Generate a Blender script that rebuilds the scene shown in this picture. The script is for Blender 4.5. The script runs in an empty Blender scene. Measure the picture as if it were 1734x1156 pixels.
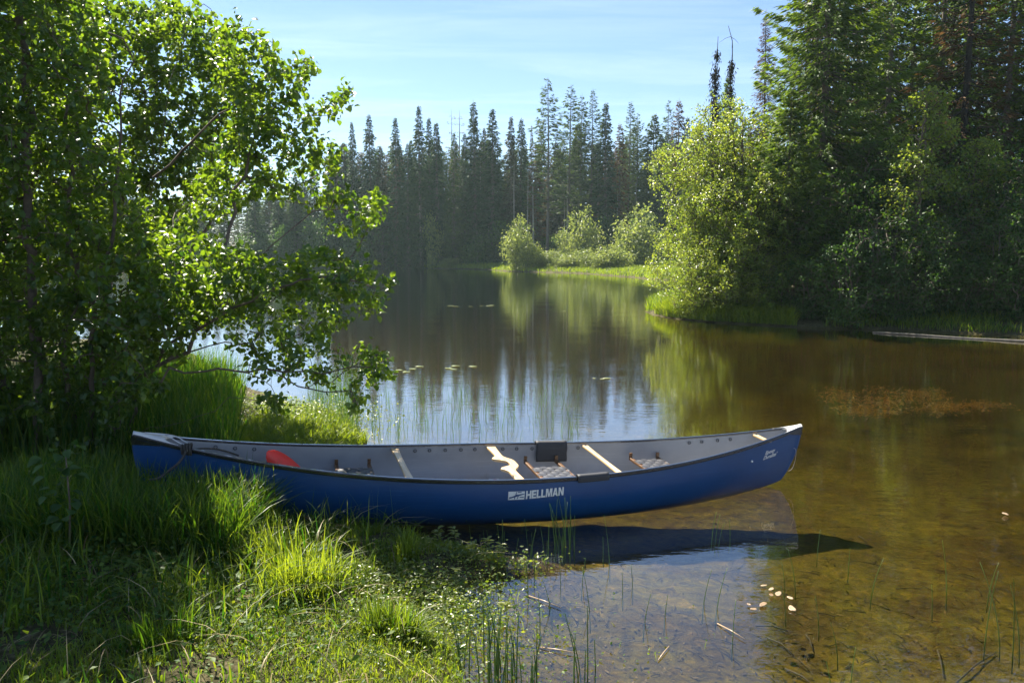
import bpy, math, random
import numpy as np
from mathutils import Vector, Matrix, Euler

R = math.radians
rng = np.random.RandomState(7)
random.seed(7)
scene = bpy.context.scene

# ------------------------------------------------------------------ camera
CAM_H = 1.9
FPX = 1400.0
PITCH = math.atan(146 / FPX)
cam_d = bpy.data.cameras.new('camera')
cam = bpy.data.objects.new('camera', cam_d)
scene.collection.objects.link(cam)
cam.location = (0, 0, CAM_H)
cam.rotation_euler = (R(90) - PITCH, 0, 0)
cam_d.sensor_width = 36
cam_d.lens = FPX / 1734 * 36
cam_d.clip_start = 0.1
cam_d.clip_end = 3000
scene.camera = cam

# ------------------------------------------------------------------ light
SUN_EL, SUN_AZ = R(51), R(-36)            # azimuth from +Y, negative = left of the view
sdir = Vector((math.sin(SUN_AZ) * math.cos(SUN_EL), math.cos(SUN_AZ) * math.cos(SUN_EL), math.sin(SUN_EL)))
sun_d = bpy.data.lights.new('sun', 'SUN')
sun_d.energy = 5.0
sun_d.angle = R(0.5)
sun_d.color = (1.0, 0.93, 0.80)
sun = bpy.data.objects.new('sun', sun_d)
scene.collection.objects.link(sun)
sun.rotation_euler = sdir.to_track_quat('Z', 'Y').to_euler()

world = bpy.data.worlds.new('World')
scene.world = world
world.use_nodes = True
wt = world.node_tree
wt.nodes.clear()
wo = wt.nodes.new('ShaderNodeOutputWorld')
bg = wt.nodes.new('ShaderNodeBackground')
sky = wt.nodes.new('ShaderNodeTexSky')
sky.sky_type = 'NISHITA'
sky.sun_disc = False
sky.sun_elevation = SUN_EL
sky.sun_rotation = SUN_AZ
sky.altitude = 900
sky.air_density = 1.0
sky.dust_density = 0.25
sky.ozone_density = 2.2
bg.inputs['Strength'].default_value = 0.06
# thin cirrus laid over the sky by direction
tc = wt.nodes.new('ShaderNodeTexCoord')
sep = wt.nodes.new('ShaderNodeSeparateXYZ')
wt.links.new(tc.outputs['Generated'], sep.inputs[0])
mx = wt.nodes.new('ShaderNodeMath'); mx.operation = 'MAXIMUM'; mx.inputs[1].default_value = 0.04
wt.links.new(sep.outputs['Z'], mx.inputs[0])
dv = wt.nodes.new('ShaderNodeVectorMath'); dv.operation = 'DIVIDE'
cmb = wt.nodes.new('ShaderNodeCombineXYZ')
for i in range(3):
    wt.links.new(mx.outputs[0], cmb.inputs[i])
wt.links.new(tc.outputs['Generated'], dv.inputs[0])
wt.links.new(cmb.outputs[0], dv.inputs[1])
mp = wt.nodes.new('ShaderNodeMapping')
mp.inputs['Scale'].default_value = (0.55, 1.5, 0.2)
mp.inputs['Rotation'].default_value = (0, 0, R(12))
mp.inputs['Location'].default_value = (1.3, 0.4, 0)
wt.links.new(dv.outputs[0], mp.inputs[0])
nz = wt.nodes.new('ShaderNodeTexNoise')
nz.inputs['Scale'].default_value = 1.1; nz.inputs['Detail'].default_value = 9
nz.inputs['Roughness'].default_value = 0.62; nz.inputs['Distortion'].default_value = 0.6
wt.links.new(mp.outputs[0], nz.inputs['Vector'])
rp = wt.nodes.new('ShaderNodeValToRGB')
rp.color_ramp.elements[0].position = 0.46; rp.color_ramp.elements[0].color = (0, 0, 0, 1)
rp.color_ramp.elements[1].position = 0.80; rp.color_ramp.elements[1].color = (0.15, 0.15, 0.15, 1)
wt.links.new(nz.outputs[0], rp.inputs[0])
mc = wt.nodes.new('ShaderNodeMix'); mc.data_type = 'RGBA'
mc.inputs[7].default_value = (10.0, 10.6, 11.5, 1)
wt.links.new(rp.outputs[0], mc.inputs[0])
tint = wt.nodes.new('ShaderNodeMix'); tint.data_type = 'RGBA'; tint.blend_type = 'MULTIPLY'; tint.inputs[0].default_value = 1.0
tint.inputs[7].default_value = (0.93, 0.95, 1.02, 1)
wt.links.new(sky.outputs[0], tint.inputs[6])
wt.links.new(tint.outputs[2], mc.inputs[6])
wt.links.new(mc.outputs[2], bg.inputs[0])
wt.links.new(bg.outputs[0], wo.inputs[0])

vs = scene.view_settings
vs.view_transform = 'Standard'
try:
    vs.look = 'None'
except Exception:
    pass
vs.gamma = 1.0
vs.use_curve_mapping = False
vs.exposure = 1.65
scene.cycles.max_bounces = 10
scene.cycles.transparent_max_bounces = 24
scene.cycles.use_denoising = True

# ------------------------------------------------------------------ helpers
CT, ST = math.cos(PITCH), math.sin(PITCH)


def ray(px, py):
    u = (px - 867) / FPX
    v = (578 - py) / FPX
    return np.array([u, CT + v * ST, -ST + v * CT])


def on_ground(px, py, z=0.0):
    d = ray(px, py)
    t = (z - CAM_H) / d[2]
    return np.array([d[0] * t, d[1] * t, z])


def at_depth(px, py, Y):
    d = ray(px, py)
    t = Y / d[1]
    return np.array([d[0] * t, Y, CAM_H + d[2] * t])


def tag(o, label=None, cat=None, group=None, kind=None):
    if label: o['label'] = label
    if cat: o['category'] = cat
    if group: o['group'] = group
    if kind: o['kind'] = kind
    return o


def link(name, me, parent=None, mat=None):
    o = bpy.data.objects.new(name, me)
    scene.collection.objects.link(o)
    if parent is not None:
        o.parent = parent
    if mat is not None and me is not None and len(me.materials) == 0:
        me.materials.append(mat)
    return o


def empty(name, loc=(0, 0, 0), rz=0.0, parent=None):
    o = bpy.data.objects.new(name, None)
    o.empty_display_size = 0.2
    scene.collection.objects.link(o)
    o.location = loc
    o.rotation_euler = (0, 0, rz)
    if parent is not None:
        o.parent = parent
    return o


def mesh_np(name, V, faces, var=None, smooth=True):
    """V (N,3); faces: list of int arrays (M,k); var: per vertex float"""
    me = bpy.data.meshes.new(name)
    V = np.asarray(V, dtype=np.float32)
    me.vertices.add(len(V))
    me.vertices.foreach_set('co', V.ravel())
    loops = np.concatenate([np.asarray(f).ravel() for f in faces]).astype(np.int32)
    tot = np.concatenate([np.full(len(f), np.asarray(f).shape[1], dtype=np.int32) for f in faces])
    st = np.concatenate([[0], np.cumsum(tot)[:-1]]).astype(np.int32)
    me.loops.add(len(loops))
    me.polygons.add(len(tot))
    me.loops.foreach_set('vertex_index', loops)
    me.polygons.foreach_set('loop_start', st)
    me.polygons.foreach_set('loop_total', tot)
    me.polygons.foreach_set('use_smooth', np.full(len(tot), smooth))
    if var is not None:
        a = me.attributes.new('var', 'FLOAT', 'POINT')
        a.data.foreach_set('value', np.asarray(var, dtype=np.float32))
    me.update(calc_edges=True)
    me.validate()
    return me


class Acc:
    """collects geometry with faces of mixed size"""
    def __init__(self):
        self.V = []; self.F = {}; self.n = 0; self.var = []

    def add(self, V, F, var=0.5):
        V = np.asarray(V, dtype=float)
        F = np.asarray(F)
        self.F.setdefault(F.shape[1], []).append(F + self.n)
        self.V.append(V)
        self.var.append(np.full(len(V), var) if np.isscalar(var) else np.asarray(var))
        self.n += len(V)

    def mesh(self, name, smooth=True):
        if not self.V:
            return bpy.data.meshes.new(name)
        return mesh_np(name, np.concatenate(self.V), [np.concatenate(f) for f in self.F.values()],
                       np.concatenate(self.var), smooth)

    def tube(self, pts, rad, sides=6, cap=True, var=0.5):
        pts = np.asarray(pts, float)
        n = len(pts)
        rad = np.full(n, rad) if np.isscalar(rad) else np.asarray(rad, float)
        T = np.gradient(pts, axis=0)
        T /= np.linalg.norm(T, axis=1)[:, None] + 1e-12
        ref = np.array([0, 0, 1.0]) if abs(T[0][2]) < 0.9 else np.array([1.0, 0, 0])
        a = np.cross(T, ref); a /= np.linalg.norm(a, axis=1)[:, None] + 1e-9
        b = np.cross(T, a)
        th = np.linspace(0, 2 * np.pi, sides, endpoint=False)
        V = pts[:, None, :] + rad[:, None, None] * (np.cos(th)[None, :, None] * a[:, None, :] + np.sin(th)[None, :, None] * b[:, None, :])
        V = V.reshape(-1, 3)
        i = np.arange(n - 1)[:, None] * sides
        j = np.arange(sides)[None, :]
        k = (j + 1) % sides
        F = np.stack([i + j, i + k, i + sides + k, i + sides + j], -1).reshape(-1, 4)
        base = self.n
        self.add(V, F, var)
        if cap:
            for off, rev in ((0, 1), ((n - 1) * sides, 0)):
                f = np.arange(sides) + off + base
                if rev: f = f[::-1]
                self.F.setdefault(sides, []).append(f[None, :])

    def box(self, c, size, rot=None, var=0.5):
        x, y, z = [s / 2 for s in size]
        V = np.array([[-x, -y, -z], [x, -y, -z], [x, y, -z], [-x, y, -z], [-x, -y, z], [x, -y, z], [x, y, z], [-x, y, z]])
        if rot is not None:
            V = V @ np.array(Euler(rot).to_matrix()).T
        V = V + np.array(c)
        F = [[0, 3, 2, 1], [4, 5, 6, 7], [0, 1, 5, 4], [1, 2, 6, 5], [2, 3, 7, 6], [3, 0, 4, 7]]
        self.add(V, F, var)

    def prism(self, outline, z0, z1, var=0.5):
        """outline (N,2) ccw polygon extruded z0..z1"""
        o = np.asarray(outline, float); n = len(o)
        V = np.concatenate([np.c_[o, np.full(n, z0)], np.c_[o, np.full(n, z1)]])
        i = np.arange(n); k = (i + 1) % n
        base = self.n
        self.add(V, np.stack([i, k, n + k, n + i], -1), var)
        self.F.setdefault(n, []).append((np.arange(n)[::-1] + base)[None, :])
        self.F.setdefault(n, []).append((np.arange(n) + n + base)[None, :])


def bevel(o, w, seg=2):
    m = o.modifiers.new('bevel', 'BEVEL'); m.width = w; m.segments = seg; m.limit_method = 'ANGLE'
    return o


# ------------------------------------------------------------------ materials
def mat_new(name):
    m = bpy.data.materials.new(name); m.use_nodes = True
    nt = m.node_tree; nt.nodes.clear()
    out = nt.nodes.new('ShaderNodeOutputMaterial')
    return m, nt, out


def N(nt, typ, **kw):
    n = nt.nodes.new(typ)
    for k, v in kw.items():
        if k in n.inputs.keys():
            n.inputs[k].default_value = v
        else:
            setattr(n, k, v)
    return n


def ramp(nt, stops, src):
    r = nt.nodes.new('ShaderNodeValToRGB')
    el = r.color_ramp.elements
    while len(el) > 1: el.remove(el[-1])
    el[0].position = stops[0][0]; el[0].color = tuple(stops[0][1]) + (1,)
    for p, c in stops[1:]:
        e = el.new(p); e.color = tuple(c) + (1,)
    nt.links.new(src, r.inputs[0])
    return r.outputs[0]


def plain(name, col, rough=0.5, noise=0.12, scale=8.0, metallic=0.0, bump=0.0, spec=0.5, coat=0.0):
    m, nt, out = mat_new(name)
    p = N(nt, 'ShaderNodeBsdfPrincipled')
    p.inputs['Roughness'].default_value = rough
    p.inputs['Metallic'].default_value = metallic
    p.inputs['Specular IOR Level'].default_value = spec
    p.inputs['Coat Weight'].default_value = coat
    t = N(nt, 'ShaderNodeTexCoord')
    n = N(nt, 'ShaderNodeTexNoise', Scale=scale, Detail=6.0, Roughness=0.6)
    nt.links.new(t.outputs['Object'], n.inputs['Vector'])
    c = np.array(col)
    col_out = ramp(nt, [(0.3, c * (1 - noise)), (0.7, np.minimum(c * (1 + noise), 1))], n.outputs[0])
    nt.links.new(col_out, p.inputs['Base Color'])
    if bump > 0:
        b = N(nt, 'ShaderNodeBump', Strength=1.0, Distance=bump)
        nt.links.new(n.outputs[0], b.inputs['Height'])
        nt.links.new(b.outputs[0], p.inputs['Normal'])
    nt.links.new(p.outputs[0], out.inputs[0])
    return m


def leafmat(name, c0, c1, trans=0.4, tcol=None, rough=0.38, spec=0.5):
    """foliage: diffuse and gloss in front, light passing through behind; 'var' varies the hue leaf by leaf"""
    m, nt, out = mat_new(name)
    a = N(nt, 'ShaderNodeAttribute', attribute_name='var')
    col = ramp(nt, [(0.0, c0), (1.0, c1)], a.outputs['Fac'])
    p = N(nt, 'ShaderNodeBsdfPrincipled')
    p.inputs['Roughness'].default_value = rough
    p.inputs['Specular IOR Level'].default_value = spec
    nt.links.new(col, p.inputs['Base Color'])
    tr = N(nt, 'ShaderNodeBsdfTranslucent')
    if tcol is None:
        tcol = (tuple(np.array(c0) * (2.2, 2.0, 0.8)), tuple(np.array(c1) * (2.2, 2.0, 0.8)))
    tcx = ramp(nt, [(0.0, tcol[0]), (1.0, tcol[1])], a.outputs['Fac'])
    nt.links.new(tcx, tr.inputs[0])
    mxs = N(nt, 'ShaderNodeMixShader'); mxs.inputs[0].default_value = trans
    nt.links.new(p.outputs[0], mxs.inputs[1]); nt.links.new(tr.outputs[0], mxs.inputs[2])
    nt.links.new(mxs.outputs[0], out.inputs[0])
    return m


M = {}
M['alder_leaf'] = leafmat('alder_leaf', (0.014, 0.050, 0.012), (0.06, 0.12, 0.018), 0.45, ((0.04, 0.16, 0.006), (0.42, 0.56, 0.02)), 0.34, 0.6)
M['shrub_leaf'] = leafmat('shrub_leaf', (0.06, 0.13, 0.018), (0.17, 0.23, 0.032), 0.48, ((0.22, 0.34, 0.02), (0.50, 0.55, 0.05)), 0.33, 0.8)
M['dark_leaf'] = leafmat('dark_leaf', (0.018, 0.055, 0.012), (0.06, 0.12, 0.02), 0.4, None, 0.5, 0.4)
M['far_leaf'] = leafmat('far_leaf', (0.07, 0.12, 0.03), (0.24, 0.28, 0.08), 0.42, ((0.16, 0.24, 0.03), (0.5, 0.55, 0.10)), 0.4)
M['spruce'] = leafmat('spruce_needles', (0.010, 0.032, 0.009), (0.085, 0.15, 0.022), 0.36, ((0.02, 0.08, 0.008), (0.30, 0.42, 0.02)), 0.5, 0.3)  # pale end brightened to stand for sunlit bough tips
M['far_spruce'] = leafmat('far_spruce_needles', (0.014, 0.040, 0.020), (0.040, 0.078, 0.026), 0.22, None, 0.6, 0.2)
M['far_larch'] = leafmat('far_larch_needles', (0.024, 0.052, 0.022), (0.065, 0.105, 0.03), 0.3, None, 0.6, 0.2)
M['brown_needle'] = leafmat('brown_needles', (0.045, 0.026, 0.012), (0.12, 0.065, 0.022), 0.25, ((0.1, 0.05, 0.015), (0.22, 0.11, 0.03)), 0.7, 0.2)
M['black_needle'] = leafmat('dead_lichen_twigs', (0.012, 0.011, 0.009), (0.03, 0.025, 0.02), 0.05, None, 0.8, 0.2)
M['grass'] = leafmat('grass_blades', (0.018, 0.062, 0.006), (0.12, 0.17, 0.018), 0.48, ((0.05, 0.19, 0.005), (0.42, 0.50, 0.02)), 0.45, 0.35)  # dark end coloured after shaded grass, pale end after sunlit grass
M['far_grass'] = leafmat('far_grass', (0.10, 0.16, 0.015), (0.20, 0.25, 0.025), 0.4, ((0.22, 0.34, 0.01), (0.4, 0.5, 0.02)), 0.5)
M['straw'] = leafmat('dead_straw', (0.14, 0.10, 0.045), (0.42, 0.34, 0.17), 0.3, ((0.2, 0.15, 0.06), (0.5, 0.4, 0.2)), 0.6)
M['sedge'] = leafmat('rush_stems', (0.035, 0.085, 0.02), (0.08, 0.15, 0.03), 0.35, None, 0.35, 0.5)
M['wet_leaf'] = leafmat('waterside_leaves', (0.05, 0.10, 0.015), (0.16, 0.18, 0.025), 0.42, ((0.16, 0.30, 0.01), (0.42, 0.48, 0.03)), 0.38, 0.45)
M['ground_weed'] = leafmat('ground_weed_leaves', (0.025, 0.075, 0.012), (0.09, 0.15, 0.02), 0.42, ((0.05, 0.18, 0.01), (0.35, 0.42, 0.02)), 0.55, 0.3)
M['litter'] = leafmat('drowned_leaf', (0.012, 0.009, 0.004), (0.12, 0.08, 0.022), 0.1, None, 0.7, 0.2)
M['floating'] = leafmat('floating_leaf', (0.20, 0.12, 0.06), (0.46, 0.34, 0.22), 0.2, ((0.3, 0.2, 0.1), (0.6, 0.45, 0.3)), 0.3)
M['lily'] = leafmat('lily_leaf', (0.16, 0.20, 0.07), (0.30, 0.33, 0.14), 0.2, None, 0.13, 1.0)
M['weed'] = leafmat('submerged_weed', (0.09, 0.055, 0.006), (0.28, 0.15, 0.012), 0.3, None, 0.6)
M['bark'] = plain('bark', (0.11, 0.09, 0.075), 0.85, 0.45, 14, bump=0.01)
M['alder_bark'] = plain('alder_bark', (0.10, 0.075, 0.055), 0.8, 0.4, 20, bump=0.003)
M['pale_bark'] = plain('pale_bark', (0.24, 0.22, 0.19), 0.85, 0.35, 6, bump=0.01)
M['black_bark'] = plain('black_bark', (0.022, 0.02, 0.018), 0.9, 0.4, 12)
M['log_wood'] = plain('weathered_log', (0.085, 0.075, 0.06), 0.85, 0.4, 9, bump=0.01)
M['stick'] = plain('wet_stick', (0.028, 0.018, 0.009), 0.8, 0.4, 12)
M['hull'] = plain('blue_gelcoat', (0.002, 0.045, 0.155), 0.32, 0.12, 3, coat=0.15)
M['inner'] = plain('grey_inner_hull', (0.25, 0.26, 0.28), 0.55, 0.06, 9)
M['rail'] = plain('black_rail', (0.014, 0.014, 0.015), 0.20, 0.1, 20, spec=1.0, coat=0.6)
M['deck'] = plain('pale_deck', (0.60, 0.59, 0.57), 0.4, 0.05, 12)
M['wood'] = plain('ash_wood', (0.66, 0.46, 0.24), 0.45, 0.10, 22)
M['dark_wood'] = plain('oiled_wood', (0.12, 0.06, 0.025), 0.4, 0.2, 22)
M['web'] = plain('webbing', (0.05, 0.05, 0.055), 0.42, 0.15, 60, spec=0.8)
M['pad'] = plain('black_fabric', (0.025, 0.026, 0.03), 0.65, 0.15, 50)
M['red'] = plain('red_blade', (0.72, 0.035, 0.018), 0.4, 0.05, 10)
M['redclip'] = plain('red_clip', (0.33, 0.012, 0.012), 0.35, 0.1, 20)
M['plate'] = plain('grey_plate', (0.42, 0.42, 0.43), 0.35, 0.05, 20)
M['white'] = plain('white_vinyl', (0.62, 0.63, 0.62), 0.5, 0.06, 60)
M['rope'] = plain('dark_rope', (0.035, 0.032, 0.028), 0.85, 0.3, 90, bump=0.002)
M['cord'] = plain('white_cord', (0.5, 0.5, 0.5), 0.7, 0.1, 60)


def weather(m, light, dark, zmud):
    """long rubbing scratches and a dried mud line low on the hull"""
    nt = m.node_tree
    p = [n for n in nt.nodes if n.type == 'BSDF_PRINCIPLED'][0]
    src = p.inputs['Base Color'].links[0].from_socket
    t = N(nt, 'ShaderNodeTexCoord')
    mp_ = N(nt, 'ShaderNodeMapping'); mp_.inputs['Scale'].default_value = (1.6, 4, 46); mp_.inputs['Rotation'].default_value = (0, R(2.5), 0)
    nn = N(nt, 'ShaderNodeTexNoise', Scale=1.6, Detail=7.0, Roughness=0.7)
    nt.links.new(t.outputs['Object'], mp_.inputs[0]); nt.links.new(mp_.outputs[0], nn.inputs['Vector'])
    f = ramp(nt, [(0.56, (0, 0, 0)), (0.70, (0.55, 0.55, 0.55))], nn.outputs[0])
    a = N(nt, 'ShaderNodeMix', data_type='RGBA'); nt.links.new(f, a.inputs[0]); nt.links.new(src, a.inputs[6]); a.inputs[7].default_value = tuple(light) + (1,)
    n2 = N(nt, 'ShaderNodeTexNoise', Scale=9.0, Detail=8.0, Roughness=0.75); nt.links.new(t.outputs['Object'], n2.inputs['Vector'])
    sp = N(nt, 'ShaderNodeSeparateXYZ'); nt.links.new(t.outputs['Object'], sp.inputs[0])
    ad = N(nt, 'ShaderNodeMath', operation='MULTIPLY_ADD'); nt.links.new(n2.outputs[0], ad.inputs[0]); ad.inputs[1].default_value = -0.22; nt.links.new(sp.outputs['Z'], ad.inputs[2])
    mr = N(nt, 'ShaderNodeMapRange'); mr.inputs['From Min'].default_value = zmud; mr.inputs['From Max'].default_value = zmud - 0.07
    mr.inputs['To Max'].default_value = 0.75
    nt.links.new(ad.outputs[0], mr.inputs[0])
    b = N(nt, 'ShaderNodeMix', data_type='RGBA'); nt.links.new(mr.outputs[0], b.inputs[0]); nt.links.new(a.outputs[2], b.inputs[6]); b.inputs[7].default_value = tuple(dark) + (1,)
    nt.links.new(b.outputs[2], p.inputs['Base Color'])
    rr_ = N(nt, 'ShaderNodeMapRange'); rr_.inputs['To Min'].default_value = 0.24; rr_.inputs['To Max'].default_value = 0.5
    nt.links.new(n2.outputs[0], rr_.inputs[0]); nt.links.new(rr_.outputs[0], p.inputs['Roughness'])


weather(M['hull'], (0.02, 0.09, 0.22), (0.035, 0.035, 0.03), -0.06)
weather(M['inner'], (0.33, 0.34, 0.36), (0.16, 0.14, 0.11), 0.0)


def grain(m, colors):
    """adds long grain to a wood material"""
    nt = m.node_tree
    p = [n for n in nt.nodes if n.type == 'BSDF_PRINCIPLED'][0]
    t = N(nt, 'ShaderNodeTexCoord')
    mp_ = N(nt, 'ShaderNodeMapping'); mp_.inputs['Scale'].default_value = (60, 3, 60)
    nn = N(nt, 'ShaderNodeTexNoise', Scale=1.0, Detail=5.0, Distortion=0.4)
    nt.links.new(t.outputs['Object'], mp_.inputs[0]); nt.links.new(mp_.outputs[0], nn.inputs['Vector'])
    nt.links.new(ramp(nt, [(0.35, colors[0]), (0.65, colors[1])], nn.outputs[0]), p.inputs['Base Color'])


grain(M['wood'], ((0.55, 0.36, 0.17), (0.72, 0.52, 0.28)))
grain(M['dark_wood'], ((0.09, 0.045, 0.018), (0.17, 0.085, 0.035)))

# ------------------------------------------------------------------ terrain
g = on_ground
LEFT = [g(790, 1156), g(745, 1100), g(690, 1045), g(725, 1005), g(800, 985), g(850, 962), g(800, 935), g(700, 905), g(600, 885),
        g(545, 868), g(560, 800), g(618, 752), g(585, 722), g(520, 695), g(450, 668), g(385, 640), g(330, 600), g(200, 580), g(0, 572),
        g(-300, 570)]
LEFT = [p[:2] for p in LEFT] + [np.array(p) for p in [(-30, 20), (-60, 8), (-60, -60), (40, -60), (14, -6), (4.2, -0.5), (1.6, 1.4), (0.35, 2.7), (0.0, 3.15)]]
RIGHT = [(80, 14), (25, 18.2)] + [tuple(g(x, y)[:2]) for x, y in [(1734, 569), (1500, 558), (1400, 556), (1300, 551), (1200, 545), (1130, 538), (1098, 528), (1100, 515), (1130, 505)]] + \
        [(9.5, 34), (13, 42), (15, 50), (14.5, 57), (12.5, 62), (11.2, 66), (10, 73), (8.5, 80), (8, 85), (5.5, 90), (1.5, 95), (-1.5, 100), (-2.5, 108), (-8, 116), (-15, 121),
         (-30, 122), (-55, 126), (-90, 120), (-130, 90), (-170, 40), (-400, 20), (-400, 500), (400, 500), (400, 14)]
LEFT = np.array(LEFT); RIGHT = np.array(RIGHT, float)


def sd_poly(P, poly):
    """signed distance, positive inside"""
    d2 = np.full(len(P), 1e12)
    inside = np.zeros(len(P), bool)
    n = len(poly)
    for i in range(n):
        a = poly[i]; b = poly[(i + 1) % n]
        ab = b - a
        t = np.clip(((P - a) @ ab) / (ab @ ab), 0, 1)
        q = P - a - t[:, None] * ab
        d2 = np.minimum(d2, (q ** 2).sum(1))
        c = ((a[1] > P[:, 1]) != (b[1] > P[:, 1]))
        with np.errstate(divide='ignore', invalid='ignore'):
            xs = a[0] + (P[:, 1] - a[1]) * (b[0] - a[0]) / (b[1] - a[1])
        inside ^= c & (P[:, 0] < xs)
    return np.sqrt(d2) * np.where(inside, 1, -1)


def wobble(P, s, seed=0):
    r = np.random.RandomState(seed)
    v = 0
    for k in range(5):
        a = r.rand() * 6.28; f = s * (0.7 + r.rand() * 1.3)
        v = v + np.sin((P[:, 0] * math.cos(a) + P[:, 1] * math.sin(a)) * f + r.rand() * 6.28)
    return v / 5


def ground_z(P):
    P = np.atleast_2d(np.asarray(P, float))[:, :2]
    near = np.exp(-((P[:, 0] ** 2 + (P[:, 1] - 4) ** 2) / 12 ** 2))
    sl = sd_poly(P, LEFT) + 0.06 * wobble(P, 6, 1)
    sr = sd_poly(P, RIGHT) + 0.35 * wobble(P, 0.9, 2)
    zl = np.where(sl > 0, 0.015 + 0.20 * (1 - np.exp(-np.maximum(sl, 0) / 0.9)) + 0.02 * np.maximum(sl, 0) ** 0.8, 0)
    zr = np.where(sr > 0, 0.04 + 0.32 * (1 - np.exp(-np.maximum(sr, 0) / 1.5)) + 0.03 * np.maximum(sr, 0), 0)
    dist = np.minimum(-np.minimum(sl, 0), -np.minimum(sr, 0))
    dist = np.where(sl > 0, 0, np.where(sr > 0, 0, np.minimum(-sl, -sr)))
    zw = -(0.012 + 0.25 * (1 - np.exp(-dist / 1.2)) + 0.028 * np.minimum(dist, 22))
    z = np.where(sl > 0, zl, np.where(sr > 0, zr, zw))
    rough = wobble(P, 9, 3) * 0.012 + wobble(P, 23, 4) * 0.006
    z = z + rough * near * np.where(dist > 0, 1.2, 1.5)
    return z


def build_ground():
    n = 520
    u = np.linspace(-1, 1, n)
    k = 6.6
    xs = 700 * np.sinh(k * u) / math.sinh(k)
    ys = 5.0 + 700 * np.sinh(k * u) / math.sinh(k)
    X, Y = np.meshgrid(xs, ys)
    P = np.stack([X.ravel(), Y.ravel()], 1)
    Z = ground_z(P)
    V = np.c_[P, Z]
    i = np.arange(n - 1)[:, None] * n; j = np.arange(n - 1)[None, :]
    F = np.stack([i + j, i + j + 1, i + n + j + 1, i + n + j], -1).reshape(-1, 4)
    me = mesh_np('ground', V, [F])
    m, nt, out = mat_new('ground_soil_and_lake_bed')
    p = N(nt, 'ShaderNodeBsdfPrincipled'); p.inputs['Roughness'].default_value = 0.9
    p.inputs['Specular IOR Level'].default_value = 0.15
    geo = N(nt, 'ShaderNodeNewGeometry')
    sp = N(nt, 'ShaderNodeSeparateXYZ'); nt.links.new(geo.outputs['Position'], sp.inputs[0])
    # bed: olive brown silt with clumps of algae, darker debris and scattered twigs
    mpb = N(nt, 'ShaderNodeMapping'); mpb.inputs['Scale'].default_value = (1.0, 1.0, 1.0)
    nt.links.new(geo.outputs['Position'], mpb.inputs[0])
    n1 = N(nt, 'ShaderNodeTexNoise', Scale=1.1, Detail=8.0, Roughness=0.68, Distortion=0.5); nt.links.new(mpb.outputs[0], n1.inputs['Vector'])
    n2 = N(nt, 'ShaderNodeTexNoise', Scale=11.0, Detail=8.0, Roughness=0.75, Distortion=0.8); nt.links.new(mpb.outputs[0], n2.inputs['Vector'])
    cb = ramp(nt, [(0.30, (0.030, 0.018, 0.003)), (0.45, (0.072, 0.048, 0.004)), (0.58, (0.102, 0.082, 0.006)), (0.72, (0.17, 0.108, 0.012))], n1.outputs[0])
    cd = ramp(nt, [(0.34, (0.18, 0.16, 0.14)), (0.47, (0.75, 0.74, 0.7)), (0.57, (1.05, 1.05, 1.0)), (0.68, (1.9, 1.65, 1.2))], n2.outputs[0])
    mul = N(nt, 'ShaderNodeMix', data_type='RGBA', blend_type='MULTIPLY'); mul.inputs[0].default_value = 1.0
    nt.links.new(cb, mul.inputs[6]); nt.links.new(cd, mul.inputs[7])
    # soil: dark earth, pale dry litter
    n3 = N(nt, 'ShaderNodeTexNoise', Scale=16.0, Detail=8.0, Roughness=0.8); nt.links.new(geo.outputs['Position'], n3.inputs['Vector'])
    cs = ramp(nt, [(0.3, (0.022, 0.018, 0.010)), (0.5, (0.06, 0.055, 0.022)), (0.62, (0.16, 0.13, 0.07)), (0.75, (0.30, 0.25, 0.16))], n3.outputs[0])
    mz = N(nt, 'ShaderNodeMapRange'); mz.inputs['From Min'].default_value = -0.03; mz.inputs['From Max'].default_value = 0.03
    nt.links.new(sp.outputs['Z'], mz.inputs[0])
    fin = N(nt, 'ShaderNodeMix', data_type='RGBA'); nt.links.new(mz.outputs[0], fin.inputs[0])
    nt.links.new(mul.outputs[2], fin.inputs[6]); nt.links.new(cs, fin.inputs[7])
    nt.links.new(fin.outputs[2], p.inputs['Base Color'])
    b = N(nt, 'ShaderNodeBump', Strength=0.8, Distance=0.05); nt.links.new(n2.outputs[0], b.inputs['Height'])
    nt.links.new(b.outputs[0], p.inputs['Normal'])
    nt.links.new(p.outputs[0], out.inputs[0])
    o = link('ground', me, mat=m)
    tag(o, 'earth of the banks running down into the brown lake bed', kind='structure')


build_ground()


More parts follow.
